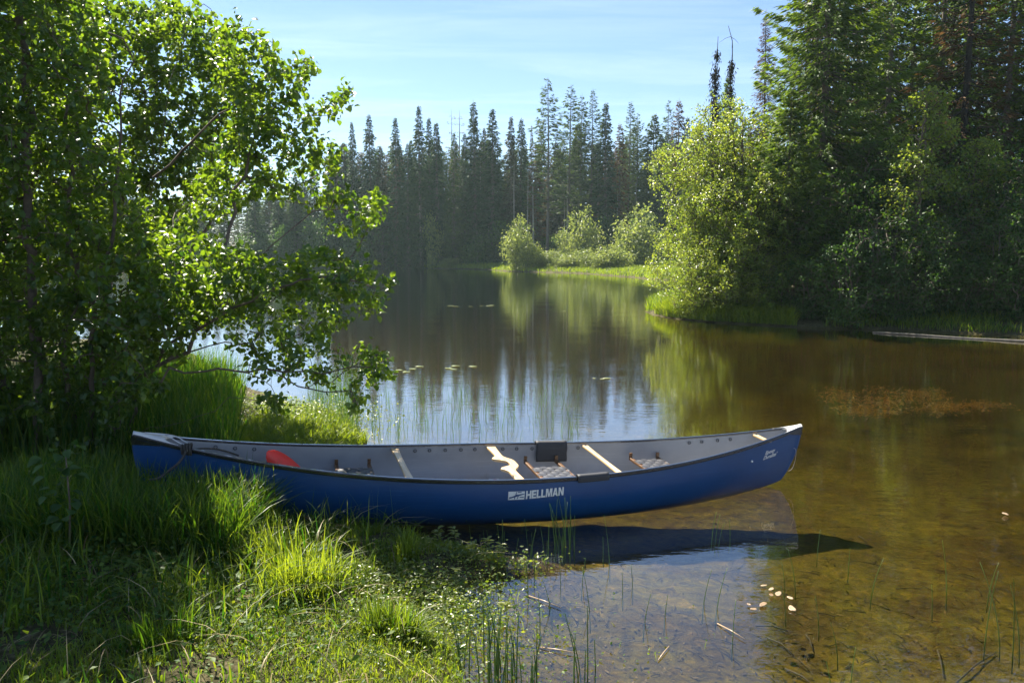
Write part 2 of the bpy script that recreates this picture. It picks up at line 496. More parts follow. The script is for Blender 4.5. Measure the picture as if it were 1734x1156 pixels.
def build_water():
    w_, d_ = 700, -4.0
    me = mesh_np('lake_water', [(-w_, -w_, d_), (w_, -w_, d_), (w_, w_, d_), (-w_, w_, d_), (-w_, -w_, 0), (w_, -w_, 0), (w_, w_, 0), (-w_, w_, 0)],
                 [np.array([[0, 3, 2, 1], [4, 5, 6, 7], [0, 1, 5, 4], [1, 2, 6, 5], [2, 3, 7, 6], [3, 0, 4, 7]])], smooth=False)
    m, nt, out = mat_new('lake_water')
    geo = N(nt, 'ShaderNodeNewGeometry')
    mp_ = N(nt, 'ShaderNodeMapping'); mp_.inputs['Scale'].default_value = (0.7, 1.6, 1.0)
    mp_.inputs['Rotation'].default_value = (0, 0, R(8))
    nt.links.new(geo.outputs['Position'], mp_.inputs[0])
    na = N(nt, 'ShaderNodeTexNoise', Scale=7.0, Detail=3.0, Roughness=0.5); nt.links.new(mp_.outputs[0], na.inputs['Vector'])
    nb = N(nt, 'ShaderNodeTexNoise', Scale=0.6, Detail=2.0); nt.links.new(mp_.outputs[0], nb.inputs['Vector'])
    # ripples come in patches
    pr = N(nt, 'ShaderNodeMapRange'); pr.inputs['From Min'].default_value = 0.35; pr.inputs['From Max'].default_value = 0.65
    pr.inputs['To Min'].default_value = 0.35; pr.inputs['To Max'].default_value = 1.0
    nt.links.new(nb.outputs[0], pr.inputs[0])
    mm = N(nt, 'ShaderNodeMath', operation='MULTIPLY'); nt.links.new(na.outputs[0], mm.inputs[0]); nt.links.new(pr.outputs[0], mm.inputs[1])
    bp = N(nt, 'ShaderNodeBump', Strength=1.0, Distance=0.0024); nt.links.new(mm.outputs[0], bp.inputs['Height'])
    # Schlick reflectance from the ripple normal, the same from above and below
    dt = N(nt, 'ShaderNodeVectorMath', operation='DOT_PRODUCT'); nt.links.new(bp.outputs[0], dt.inputs[0]); nt.links.new(geo.outputs['Incoming'], dt.inputs[1])
    ab = N(nt, 'ShaderNodeMath', operation='ABSOLUTE'); nt.links.new(dt.outputs['Value'], ab.inputs[0])
    iv = N(nt, 'ShaderNodeMath', operation='SUBTRACT', use_clamp=True); iv.inputs[0].default_value = 1.0; nt.links.new(ab.outputs[0], iv.inputs[1])
    pw_ = N(nt, 'ShaderNodeMath', operation='POWER'); nt.links.new(iv.outputs[0], pw_.inputs[0]); pw_.inputs[1].default_value = 3.5
    fr = N(nt, 'ShaderNodeMath', operation='MULTIPLY_ADD'); nt.links.new(pw_.outputs[0], fr.inputs[0]); fr.inputs[1].default_value = 0.95; fr.inputs[2].default_value = 0.03
    tr = N(nt, 'ShaderNodeBsdfTransparent'); tr.inputs[0].default_value = (1, 1, 1, 1)
    gl = N(nt, 'ShaderNodeBsdfGlossy'); gl.inputs['Roughness'].default_value = 0.015; gl.inputs[0].default_value = (1, 1, 1, 1)
    nt.links.new(bp.outputs[0], gl.inputs['Normal'])
    mxs = N(nt, 'ShaderNodeMixShader')
    nt.links.new(fr.outputs[0], mxs.inputs[0]); nt.links.new(tr.outputs[0], mxs.inputs[1]); nt.links.new(gl.outputs[0], mxs.inputs[2])
    nt.links.new(mxs.outputs[0], out.inputs[0])
    va = N(nt, 'ShaderNodeVolumeAbsorption'); va.inputs['Color'].default_value = (0.62, 0.56, 0.12, 1); va.inputs['Density'].default_value = 0.95
    nt.links.new(va.outputs[0], out.inputs['Volume'])
    o = link('lake_water', me, mat=m)
    tag(o, 'calm clear lake water mirroring the sky and forest', kind='structure')


build_water()

# ------------------------------------------------------------------ canoe
(CX, CY, CZ, YAW, PIT, ROL, CL, CB, CD, CE, PW, QQ, RK) = [-0.0833, 6.0435, 0.0263, 0.2828, -0.0483, 0.0605, 5.0801, 0.8993, 0.3462, 0.5843, 1.7659, 2.3675, 0.1408]
canoe = empty('canoe')
tag(canoe, 'blue open canoe with black rails and grey inside, bow pulled up in the grass', 'canoe')
canoe.matrix_world = Matrix.Translation((CX, CY, CZ)) @ Matrix.Rotation(YAW, 4, 'Z') @ Matrix.Rotation(-PIT, 4, 'Y') @ Matrix.Rotation(ROL, 4, 'X')
MC = np.array(canoe.matrix_world)


def hw(s): return np.maximum(CB / 2 * (1 - np.abs(s) ** PW), 0.012)
def sheer(s): return CD + (CE - CD) * np.abs(s) ** QQ
def keel(s): return -0.07 * (1 - s ** 2) + RK * np.abs(s) ** 4
def sec_n(s): return 2.7 - 1.3 * np.abs(s) ** 3


def hull_pt(s, v, side, off=0.0):
    """v 0 at the rail, 1 at the keel"""
    zs, zk = sheer(s), keel(s)
    n = sec_n(s)
    y = hw(s) * np.maximum(1 - v ** n, 0) ** (1 / n) * (1 + 0.03 * np.sin(np.pi * np.minimum(v * 1.3, 1)))
    z = zs - v * (zs - zk)
    x = s * (CL / 2 - 0.13 * v ** 2.2 * np.abs(s) ** 8)
    y = np.maximum(y - off, 0.0)
    z = z + off * v
    x = x - np.sign(s) * off * np.abs(s) ** 20 * 3
    return np.stack([x, side * y, z], -1)


def hull_mesh(name, off):
    ns, nv = 121, 26
    s = np.sin(np.linspace(-1, 1, ns) * np.pi / 2)
    s = 0.6 * s + 0.4 * np.linspace(-1, 1, ns)
    a = np.linspace(0, 1, nv)
    v = 1 - (1 - a) ** 1.0
    v = np.sin(a * np.pi / 2)
    rows = []
    for side in (-1, 1):
        S, Vv = np.meshgrid(s, v if side < 0 else v[::-1][1:], indexing='ij')
        rows.append(hull_pt(S, Vv, side, off))
    G = np.concatenate(rows, 1)
    nn = G.shape[1]
    i = np.arange(ns - 1)[:, None] * nn; j = np.arange(nn - 1)[None, :]
    F = np.stack([i + j, i + j + 1, i + nn + j + 1, i + nn + j], -1).reshape(-1, 4)
    extra = [F]
    # close the two stems
    for e in (0, ns - 1):
        h = nn // 2
        q = [[e * nn + k, e * nn + k + 1, e * nn + nn - 2 - k, e * nn + nn - 1 - k] for k in range(h)]
        extra.append(np.array(q))
    return mesh_np(name, G.reshape(-1, 3), extra)


hull = link('hull', hull_mesh('hull', 0.0), canoe, M['hull'])
inner = link('inner_hull', hull_mesh('inner_hull', 0.008), canoe, M['inner'])


def rail_path(side, s0=-1, s1=1, n=90, dy=0.0, dz=0.0):
    s = np.linspace(s0, s1, n)
    return np.stack([s * CL / 2, side * (hw(s) + dy), sheer(s) + dz], -1)


def sweep_rect(acc, P, w, h):
    """rectangular rounded profile swept along P, kept upright"""
    prof = [(-w, -h * .6), (-w, h * .6), (-w * .6, h), (w * .6, h), (w, h * .6), (w, -h * .6), (w * .6, -h), (-w * .6, -h)]
    T = np.gradient(P, axis=0); T[:, 2] = 0
    T /= np.linalg.norm(T, axis=1)[:, None]
    nrm = np.stack([T[:, 1], -T[:, 0], np.zeros(len(T))], -1)
    up = np.array([0, 0, 1.0])
    k = len(prof)
    V = np.stack([P + a * nrm + b * up for a, b in prof], 1).reshape(-1, 3)
    n = len(P)
    i = np.arange(n - 1)[:, None] * k; j = np.arange(k)[None, :]; jj = (j + 1) % k
    base = acc.n
    acc.add(V, np.stack([i + j, i + jj, i + k + jj, i + k + j], -1).reshape(-1, 4))
    acc.F.setdefault(k, []).append((np.arange(k)[::-1] + base)[None, :])
    acc.F.setdefault(k, []).append((np.arange(k) + (n - 1) * k + base)[None, :])


for side in (-1, 1):
    a = Acc(); sweep_rect(a, rail_path(side, -0.995, 0.995, 110, 0.006, 0.0), 0.013, 0.015)
    gw = link('gunwale', a.mesh('gunwale', False), canoe, M['rail'])
    # lacing rings under the rail
    ss = [-0.80, -0.75, -0.70, -0.235, -0.19, -0.14, -0.09, -0.045, 0.045, 0.09, 0.14, 0.29, 0.65, 0.69, 0.74, 0.78]
    for s in ss:
        a = Acc()
        c = np.array([s * CL / 2, side * (hw(s) - 0.014), sheer(s) - 0.030])
        th = np.linspace(0, 2 * np.pi, 15)
        a.tube(np.stack([c[0] + 0.011 * np.cos(th), np.full(15, c[1]), c[2] + 0.011 * np.sin(th)], -1), 0.0026, 6, cap=False)
        link('lacing_ring', a.mesh('lacing_ring'), gw, M['pad'])


def deck(sgn, length):
    root_s0 = 1 - length
    ns, ny = 14, 9
    s = np.linspace(root_s0, 0.997, ns)
    V = []
    for k, q in enumerate(s):
        y = np.linspace(-1, 1, ny) * (hw(q) + 0.012)
        cut = 0.10 * (1 - np.linspace(-1, 1, ny) ** 2) * max(0, 1 - k / 4)      # concave inner edge
        x = q * CL / 2 + cut
        z = sheer(q) + 0.018 + 0.012 * (1 - (np.linspace(-1, 1, ny)) ** 2)
        V.append(np.stack([sgn * x, y, z], -1))
    G = np.stack(V)
    top = G.reshape(-1, 3)
    botm = top - [0, 0, 0.012]
    n = ns * ny
    i = np.arange(ns - 1)[:, None] * ny; j = np.arange(ny - 1)[None, :]
    F = np.stack([i + j, i + j + 1, i + ny + j + 1, i + ny + j], -1).reshape(-1, 4)
    acc = Acc()
    if sgn < 0: F = F[:, ::-1]
    edge = [k for k in range(ny)] + [r * ny + ny - 1 for r in range(1, ns)] + [(ns - 1) * ny + k for k in range(ny - 2, -1, -1)] + [r * ny for r in range(ns - 2, 0, -1)]
    E = np.array([[edge[k], edge[(k + 1) % len(edge)], edge[(k + 1) % len(edge)] + n, edge[k] + n] for k in range(len(edge))])
    acc.add(np.concatenate([top, botm]), np.concatenate([F, F[:, ::-1] + n, E]))
    d = link('deck_plate', acc.mesh('deck_plate'), canoe, M['deck'])
    # black end cap wrapped round the tip below the plate
    ns = 14
    a = Acc()
    for side in (-1, 1):
        s = np.linspace(1 - length * 0.62, 1.0, ns) * sgn
        rows = []
        for v in (0.0, 0.05, 0.10, 0.14):
            vv = v * np.linspace(0.35, 1.0, ns)
            p = hull_pt(s, vv, side)
            p[:, 1] += side * 0.004
            p[:, 0] += sgn * 0.004
            rows.append(p)
        rr = np.stack(rows, 1)
        ii = np.arange(ns - 1)[:, None] * 4; jj = np.arange(3)[None, :]
        a.add(rr.reshape(-1, 3), np.stack([ii + jj, ii + jj + 1, ii + 4 + jj + 1, ii + 4 + jj], -1).reshape(-1, 4))
    link('end_cap', a.mesh('end_cap'), d, M['rail'])
    return d


deck(1, 0.085)
deck(-1, 0.115)


def thwart(s, w=0.055, ends=None, mat='wood', dz=-0.018, name='thwart'):
    y = hw(s) - 0.004
    acc = Acc()
    yy = np.linspace(-y, y, 15)
    wl = w / 2 * (0.82 + 0.3 * np.abs(yy / y) ** 3)
    out = [(s * CL / 2 - a, b) for a, b in zip(wl, yy)] + [(s * CL / 2 + a, b) for a, b in zip(wl[::-1], yy[::-1])]
    z = sheer(s) + dz
    acc.prism(out[::-1], z - 0.01, z + 0.01)
    o = link(name, acc.mesh(name, False), canoe, M[mat])
    bevel(o, 0.006, 2)
    for q in (-1, 1):
        a = Acc()
        a.tube([(s * CL / 2, q * (y - 0.02), z + 0.009), (s * CL / 2, q * (y - 0.02), z + 0.014)], 0.006, 8)
        link('bolt', a.mesh('bolt'), o, M['rail'])
    return o


thwart(-0.298, 0.055)
thwart(0.312, 0.045)
t_ = thwart(0.858, 0.045)


def yoke(s):
    y = hw(s) - 0.004
    yy = np.linspace(-y, y, 61)
    L_, R_ = [], []
    for b in yy:
        shift = 0.020 * math.exp(-(b / 0.20) ** 2) * 1.2
        right = 0.026 + 0.012 * (abs(b) / y) ** 3 + 0.060 * math.exp(-(b / 0.13) ** 4)
        left = 0.026 + 0.012 * (abs(b) / y) ** 3 + 0.045 * math.exp(-((abs(b) - 0.125) / 0.045) ** 2) - 0.055 * math.exp(-(b / 0.075) ** 4)
        R_.append((s * CL / 2 + right, b)); L_.append((s * CL / 2 - left, b))
    acc = Acc(); z = sheer(s) - 0.018
    acc.prism(R_ + L_[::-1], z - 0.011, z + 0.011)
    o = link('carrying_yoke', acc.mesh('carrying_yoke', False), canoe, M['wood'])
    bevel(o, 0.006, 2)


yoke(0.006)


def seat(s, wx=0.26, label=None, tilt=0.0, frame='dark_wood'):
    z = sheer(s) - 0.125
    # width of hull at that height
    zz = 0.16 / (sheer(s) - keel(s))
    n = sec_n(s)
    y = float(hw(s) * (1 - zz ** n) ** (1 / n)) - 0.045
    e = empty('seat', parent=canoe)
    x0 = s * CL / 2
    if label: e['label'] = label
    wy = min(y, 0.17)
    for dx in (-wx / 2, wx / 2):
        a = Acc(); a.box((x0 + dx, 0, z), (0.028, 2 * y, 0.022)); o = link('cross_bar', a.mesh('cross_bar', False), e, M[frame]); bevel(o, 0.005)
    for q in (-1, 1):
        a = Acc(); a.box((x0, q * wy, z), (wx - 0.03, 0.028, 0.020)); o = link('side_bar', a.mesh('side_bar', False), e, M[frame]); bevel(o, 0.005)
    # hangers up to the rails
    for dx in (-wx / 2, wx / 2):
        for q in (-1, 1):
            a = Acc(); a.box((x0 + dx, q * (y - 0.002), z + 0.025), (0.024, 0.014, 0.045))
            link('hanger', a.mesh('hanger', False), e, M[frame])
    # woven webbing: interlaced straps
    a = Acc()
    nx, nyy = 5, 7
    px = (wx - 0.02) / nx; pyy = (2 * wy) / nyy
    for i in range(nx):
        xc = x0 - wx / 2 + 0.01 + px * (i + .5)
        t = np.linspace(-wy - 0.012, wy + 0.012, nyy * 4 + 1)
        hgt = 0.0035 * np.cos((t + wy) / pyy * np.pi + i * np.pi)
        sagg = -0.006 * (1 - (t / wy) ** 2)
        V = np.concatenate([np.stack([np.full_like(t, xc - px * .45), t, z + 0.014 + hgt + sagg], -1), np.stack([np.full_like(t, xc + px * .45), t, z + 0.014 + hgt + sagg], -1)])
        m_ = len(t); k = np.arange(m_ - 1)
        a.add(V, np.stack([k, k + 1, m_ + k + 1, m_ + k], -1))
    for j in range(nyy):
        yc = -wy + pyy * (j + .5)
        t = np.linspace(-wx / 2 - 0.012, wx / 2 + 0.012, nx * 4 + 1)
        hgt = -0.0035 * np.cos((t + wx / 2) / px * np.pi + j * np.pi)
        sagg = -0.006 * (1 - (yc / wy) ** 2)
        V = np.concatenate([np.stack([x0 + t, np.full_like(t, yc - pyy * .45), z + 0.0142 + hgt + sagg], -1), np.stack([x0 + t, np.full_like(t, yc + pyy * .45), z + 0.0142 + hgt + sagg], -1)])
        m_ = len(t); k = np.arange(m_ - 1)
        a.add(V, np.stack([k, k + 1, m_ + k + 1, m_ + k], -1)[:, ::-1])
    w = link('webbing', a.mesh('webbing', False), e, M['web'])
    sm = w.modifiers.new('thick', 'SOLIDIFY'); sm.thickness = 0.002
    return e


seat(-0.425, 0.24, 'woven web seat nearest the grassy bow')
seat(0.165, 0.26, 'middle woven web seat beside the draped black pad')
seat(0.50, 0.24, 'woven web seat nearest the floating end')


def draped(name, s0, s1, side, down_in, down_out, mat='pad'):
    ns = 12
    s = np.linspace(s0, s1, ns)
    prof = []
    for q in range(9):       # inside, going up
        prof.append(('i', down_in * (1 - q / 8)))
    for q in range(1, 6):
        prof.append(('t', q / 6))
    for q in range(7):
        prof.append(('o', down_out * q / 6))
    G = np.zeros((ns, len(prof), 3))
    for i, q in enumerate(s):
        for j, (k, d) in enumerate(prof):
            zs = sheer(q); w = hw(q)
            if k == 'i':
                v = d / (zs - keel(q)); n = sec_n(q)
                y = w * max(1 - v ** n, 0) ** (1 / n) - 0.028 if d > 0.03 else w - 0.022
                z = zs + 0.012 - d
            elif k == 't':
                y = w - 0.018 + 0.048 * d; z = zs + 0.021 + 0.003 * math.sin(d * 3.14)
            else:
                y = w + 0.030 + 0.003 * math.sin(d * 40); z = zs + 0.012 - d
            G[i, j] = (q * CL / 2 + 0.002 * math.sin(j * 1.3), side * y, z)
    nn = len(prof)
    i = np.arange(ns - 1)[:, None] * nn; j = np.arange(nn - 1)[None, :]
    F = np.stack([i + j, i + j + 1, i + nn + j + 1, i + nn + j], -1).reshape(-1, 4)
    o = link(name, mesh_np(name, G.reshape(-1, 3), [F]), canoe, M[mat])
    sm = o.modifiers.new('thick', 'SOLIDIFY'); sm.thickness = 0.006; sm.offset = 0
    return o


draped('seat_pad', 0.152, 0.252, 1, 0.145, 0.05)
draped('rail_pad', 0.165, 0.262, -1, 0.03, 0.035)

# foot brace clips on the far inner wall
for k, s in enumerate((-0.355, -0.085, 0.015, 0.245)):
    e = empty('floor_clip', parent=canoe)
    v = 0.80
    c = hull_pt(np.array(s), np.array(0.62), 1, 0.02)
    c2 = hull_pt(np.array(s), np.array(0.86), 1, 0.02)
    ang = math.atan2(c2[2] - c[2], c2[1] - c[1])
    mid = (c + c2) / 2
    rot = (ang + math.pi, 0, 0)
    a = Acc(); a.box(mid, (0.085, 0.12, 0.004), rot); o = link('base_plate', a.mesh('base_plate', False), e, M['plate']); bevel(o, 0.02, 3)
    nrm = np.array([0, -math.sin(ang + math.pi) * -1, 0])
    a = Acc()
    up = np.array([0, -0.75, 0.66]) * 0.015
    a.box(mid + up, (0.030, 0.085, 0.022), rot); a.box(mid + up * 1.4, (0.040, 0.03, 0.026), rot)
    o = link('buckle', a.mesh('buckle', False), e, M['redclip']); bevel(o, 0.004)


# lettering: heavy block capitals laid on the hull
def glyph(ch):
    b = 0.26
    if ch == 'H': return 0.86, [[(0, 0), (b, 0), (b, 1), (0, 1)], [(.60, 0), (.86, 0), (.86, 1), (.60, 1)], [(b, .38), (.60, .38), (.60, .62), (b, .62)]]
    if ch == 'E': return 0.72, [[(0, 0), (b, 0), (b, 1), (0, 1)], [(b, 0), (.72, 0), (.72, .22), (b, .22)], [(b, .39), (.68, .39), (.68, .61), (b, .61)], [(b, .78), (.72, .78), (.72, 1), (b, 1)]]
    if ch == 'L': return 0.68, [[(0, 0), (b, 0), (b, 1), (0, 1)], [(b, 0), (.68, 0), (.68, .22), (b, .22)]]
    if ch == 'M': return 1.04, [[(0, 0), (.23, 0), (.23, 1), (0, 1)], [(.81, 0), (1.04, 0), (1.04, 1), (.81, 1)],
                                [(.23, 1), (.23, .62), (.42, 0), (.52, 0), (.52, .32), (.36, 1)], [(.81, 1), (.68, 1), (.52, .32), (.52, 0), (.62, 0), (.81, .62)]]
    if ch == 'A': return 0.90, [[(0, 0), (.26, 0), (.56, 1), (.31, 1)], [(.90, 0), (.64, 0), (.43, .72), (.56, 1), (.59, 1)], [(.28, .17), (.62, .17), (.56, .38), (.335, .38)]]
    if ch == 'N': return 0.86, [[(0, 0), (.24, 0), (.24, 1), (0, 1)], [(.62, 0), (.86, 0), (.86, 1), (.62, 1)], [(.24, 1), (.24, .62), (.60, 0), (.62, 0), (.62, .40), (.27, 1)]]


def side_map(x, z, off=0.0022):
    """a point of the near outer side at local x, z"""
    s = x / (CL / 2)
    zs, zk = sheer(s), keel(s)
    v = np.clip((zs - z) / (zs - zk), 0, 1); n = sec_n(s)
    y = hw(s) * np.maximum(1 - v ** n, 0) ** (1 / n) * (1 + 0.03 * np.sin(np.pi * np.minimum(v * 1.3, 1)))
    return np.stack([x, -(y + off), z], -1)


def decal(name, polys, parent, mat, off=0.0022):
    import bmesh
    bm = bmesh.new()
    for p in polys:
        vs_ = [bm.verts.new((q[0], q[1], 0)) for q in p]
        bm.faces.new(vs_)
    bmesh.ops.triangulate(bm, faces=bm.faces[:])
    bmesh.ops.subdivide_edges(bm, edges=[e for e in bm.edges if e.calc_length() > 0.02], cuts=2)
    bmesh.ops.triangulate(bm, faces=bm.faces[:])
    bm.normal_update()
    me = bpy.data.meshes.new(name)
    for v in bm.verts:
        p = side_map(np.array(v.co.x), np.array(v.co.y), off)
        v.co = p
    bm.to_mesh(me); bm.free()
    return link(name, me, parent, mat)


TX0, TZ0, TH = 0.035, None, 0.062
sTx = lambda x: sheer(x / (CL / 2))
polys = []
x = 0.040; H = 0.060
base_z = lambda x: sTx(x) - 0.128 + (x - 0.04) * 0.05
for ch in 'HELLMAN':
    w, pl = glyph(ch)
    for p in pl:
        polys.append([(x + u * H * 0.76, base_z(x + u * H * 0.76) + v * H) for u, v in p])
    x += (w + 0.07) * H * 0.76
decal('lettering', polys, canoe, M['white'])
TXE = x
# emblem: pale block crossed by a dark swoosh and a slanted monogram
ex0, ew = -0.088, 0.118
def er(u, v): return (ex0 + u * ew, base_z(0.0) + v * H)
emb = decal('emblem', [[er(0, 0), er(1, 0), er(1, 1), er(0, 1)]], canoe, M['white'], 0.0020)
sw = []
th = np.linspace(0, 1, 13)
up_ = [er(0.02 + 0.96 * t, 0.16 + 0.62 * (t ** 0.8) * 0.9 + 0.10 * math.sin(t * 3.14)) for t in th]
lo_ = [er(0.02 + 0.96 * t, 0.10 + 0.60 * (t ** 1.0) * 0.9) for t in th]
for k in range(12):
    sw.append([lo_[k], lo_[k + 1], up_[k + 1], up_[k]])
def stroke(pts, wd):
    r = []
    for (a, b), (c, d) in zip(pts[:-1], pts[1:]):
        dx, dy = c - a, d - b; l = math.hypot(dx, dy); nx, ny = -dy / l * wd, dx / l * wd
        r.append([er(a - nx * .5, b - ny), er(c - nx * .5, d - ny), er(c + nx * .5, d + ny), er(a + nx * .5, b + ny)])
    return r
sw += stroke([(0.38, 0.08), (0.50, 0.95)], 0.05)
sw += stroke([(0.43, 0.50), (0.54, 0.62), (0.62, 0.50), (0.56, 0.10)], 0.05)
sw += stroke([(0.56, 0.90), (0.80, 0.92)], 0.05)
sw += stroke([(0.06, 0.30), (0.30, 0.34)], 0.05)
sw += stroke([(0.70, 0.30), (0.96, 0.28)], 0.05)
decal('emblem_strokes', sw, emb, M['hull'], 0.0030)


def font_on_hull(text, size, x0, z0, slope, parent, mat):
    cu = bpy.data.curves.new('tmp', 'FONT'); cu.body = text; cu.size = size; cu.shear = 0.35; cu.offset = 0.0009
    cu.space_character = 1.0
    ob = bpy.data.objects.new('tmp', cu); scene.collection.objects.link(ob)
    bpy.context.view_layer.update()
    me = bpy.data.meshes.new_from_object(ob.evaluated_get(bpy.context.evaluated_depsgraph_get()))
    bpy.data.objects.remove(ob); bpy.data.curves.remove(cu)
    for v in me.vertices:
        xx = x0 + v.co.x; zz = z0 + v.co.y + v.co.x * slope
        v.co = side_map(np.array(xx), np.array(zz), 0.003)
    me.name = 'script_lettering'
    return link('script_lettering', me, parent, mat)


sx = 0.845 * CL / 2
font_on_hull('Epoxy', 0.042, sx, sheer(0.845) - 0.115, 0.16, canoe, M['white'])
font_on_hull("Duralite'", 0.042, sx - 0.014, sheer(0.845) - 0.157, 0.16, canoe, M['white'])
# small white plug in the hull near the end, and a loop of cord over the stem
a = Acc(); p = side_map(np.array(0.79 * CL / 2), np.array(sheer(0.79) - 0.13), 0.003)
a.tube([p, p + [0, -0.006, 0]], 0.009, 12); link('plug', a.mesh('plug'), canoe, M['white'])
a = Acc()
t = np.linspace(0, 1, 16)
pp = np.stack([2.46 + 0.045 * np.sin(t * 3.0), -0.045 + 0.045 * t, 0.42 - 0.20 * t + 0.03 * np.sin(t * 6)], -1)
a.tube(pp, 0.0012, 6); link('grab_loop', a.mesh('grab_loop'), canoe, M['cord'])

# paddle with a red blade lying in the bow
pad_root = empty('paddle', (0, 0, 0))
tag(pad_root, 'paddle with a red rounded blade leaning inside the bow of the blue canoe', 'paddle')
a = Acc()
nb_ = 21
u = np.linspace(0, 1, nb_)
wd = 0.082 * np.sqrt(np.clip(1 - (np.maximum(u - 0.45, 0) / 0.55) ** 2.4, 0, 1)) * np.clip(0.18 + u * 2.2, 0, 1)
wd[-1] = 0.01
top = np.stack([-wd, u * 0.46, 0.004 * np.ones(nb_)], -1); cen = np.stack([0 * u, u * 0.46, 0.012 * (1 - u) + 0.006], -1)
rt = np.stack([wd, u * 0.46, 0.004 * np.ones(nb_)], -1)
V = np.concatenate([top, cen, rt, top * [1, 1, -1], cen * [1, 1, -1], rt * [1, 1, -1]])
k = np.arange(nb_ - 1)
FF = [np.stack([k, k + nb_, k + nb_ + 1, k + 1], -1), np.stack([k + nb_, k + 2 * nb_, k + 2 * nb_ + 1, k + nb_ + 1], -1)]
FB = [f[:, ::-1] + 3 * nb_ for f in FF]
sdg = [np.stack([k, k + 1, k + 1 + 3 * nb_, k + 3 * nb_], -1), np.stack([k + 1 + 2 * nb_, k + 2 * nb_, k + 5 * nb_, k + 1 + 5 * nb_], -1)]
a.add(V, np.concatenate(FF + FB + sdg))
blade = link('blade', a.mesh('blade'), pad_root, M['red'])
a = Acc(); a.tube([(0, 0.10, 0), (0, -0.12, 0), (0, -0.24, 0)], [0.010, 0.0135, 0.0135], 10)
link('shaft', a.mesh('shaft'), pad_root, M['wood'])
a = Acc(); a.tube([(-0.055, -0.25, 0), (-0.02, -0.26, 0), (0.02, -0.26, 0), (0.055, -0.25, 0)], [0.012, 0.017, 0.017, 0.012], 10)
link('grip', a.mesh('grip'), pad_root, M['wood'])
ax_ = Vector((-math.cos(YAW), -math.sin(YAW), 1.15)).normalized()        # from grip to tip, rising to the left
wd_ = Vector((0.0, 0.32, 1.0)); wd_ = (wd_ - ax_ * wd_.dot(ax_)).normalized()
nm_ = wd_.cross(ax_)
tip_ = Vector(at_depth(453, 764, 5.52))
org_ = tip_ - ax_ * 0.46
pad_root.matrix_world = Matrix(((wd_.x, ax_.x, nm_.x, org_.x), (wd_.y, ax_.y, nm_.y, org_.y), (wd_.z, ax_.z, nm_.z, org_.z), (0, 0, 0, 1)))


def to_world(p):
    return (MC @ np.array([p[0], p[1], p[2], 1.0]))[:3]


# ropes at the bow
a = Acc()
c = np.array([-0.865 * CL / 2, -(hw(-0.865) + 0.01), sheer(-0.865)])
for k in range(4):
    th = np.linspace(0, 2 * np.pi, 17)
    q = np.stack([c[0] + (k - 1.5) * 0.017 + 0.004 * np.sin(th * 2), c[1] + (0.028 + .002 * k) * np.cos(th), c[2] + (0.030 + 0.002 * k) * np.sin(th)], -1)
    a.tube(np.array([to_world(p) for p in q]), 0.008, 7)
th = np.linspace(0, 1, 24)
s0 = to_world(c + [0, -0.03, 0.0]); s1 = at_depth(252, 812, 4.95)
pts = s0[None] * (1 - th[:, None]) + s1[None] * th[:, None]
pts[:, 2] -= 0.05 * np.sin(th * np.pi) ; pts[:, 0] += 0.01 * np.sin(th * 9)
a.tube(pts, 0.008, 7)
s2 = to_world((-0.74 * CL / 2, 0.1, sheer(-0.74) - 0.06))
pts = s0[None] * (1 - th[:, None]) + s2[None] * th[:, None]; pts[:, 2] += 0.03 * np.sin(th * np.pi)
a.tube(pts, 0.006, 7)
tag(link('mooring_rope', a.mesh('mooring_rope'), None, M['rope']), 'dark rope knotted round the canoe rail near the bow and trailing into grass', 'rope')
a = Acc()
s0 = to_world((-0.97 * CL / 2, -0.01, sheer(-0.97) + 0.035)); s1 = to_world((-0.86 * CL / 2, -0.1, sheer(-0.86) + 0.035))
pts = s0[None] * (1 - th[:, None]) + s1[None] * th[:, None]; pts[:, 0] += 0.02 * np.sin(th * 5); pts[:, 1] += .03 * np.sin(th * 4)
a.tube(pts, 0.004, 6)
pts2 = pts.copy(); pts2[:, 1] += 0.05 * th; pts2[:, 0] += 0.03 * np.sin(th * 3)
a.tube(pts2, 0.004, 6)
tag(link('white_cord', a.mesh('white_cord'), None, M['cord']), 'thin white cord looped over the bow deck of the canoe', 'cord')


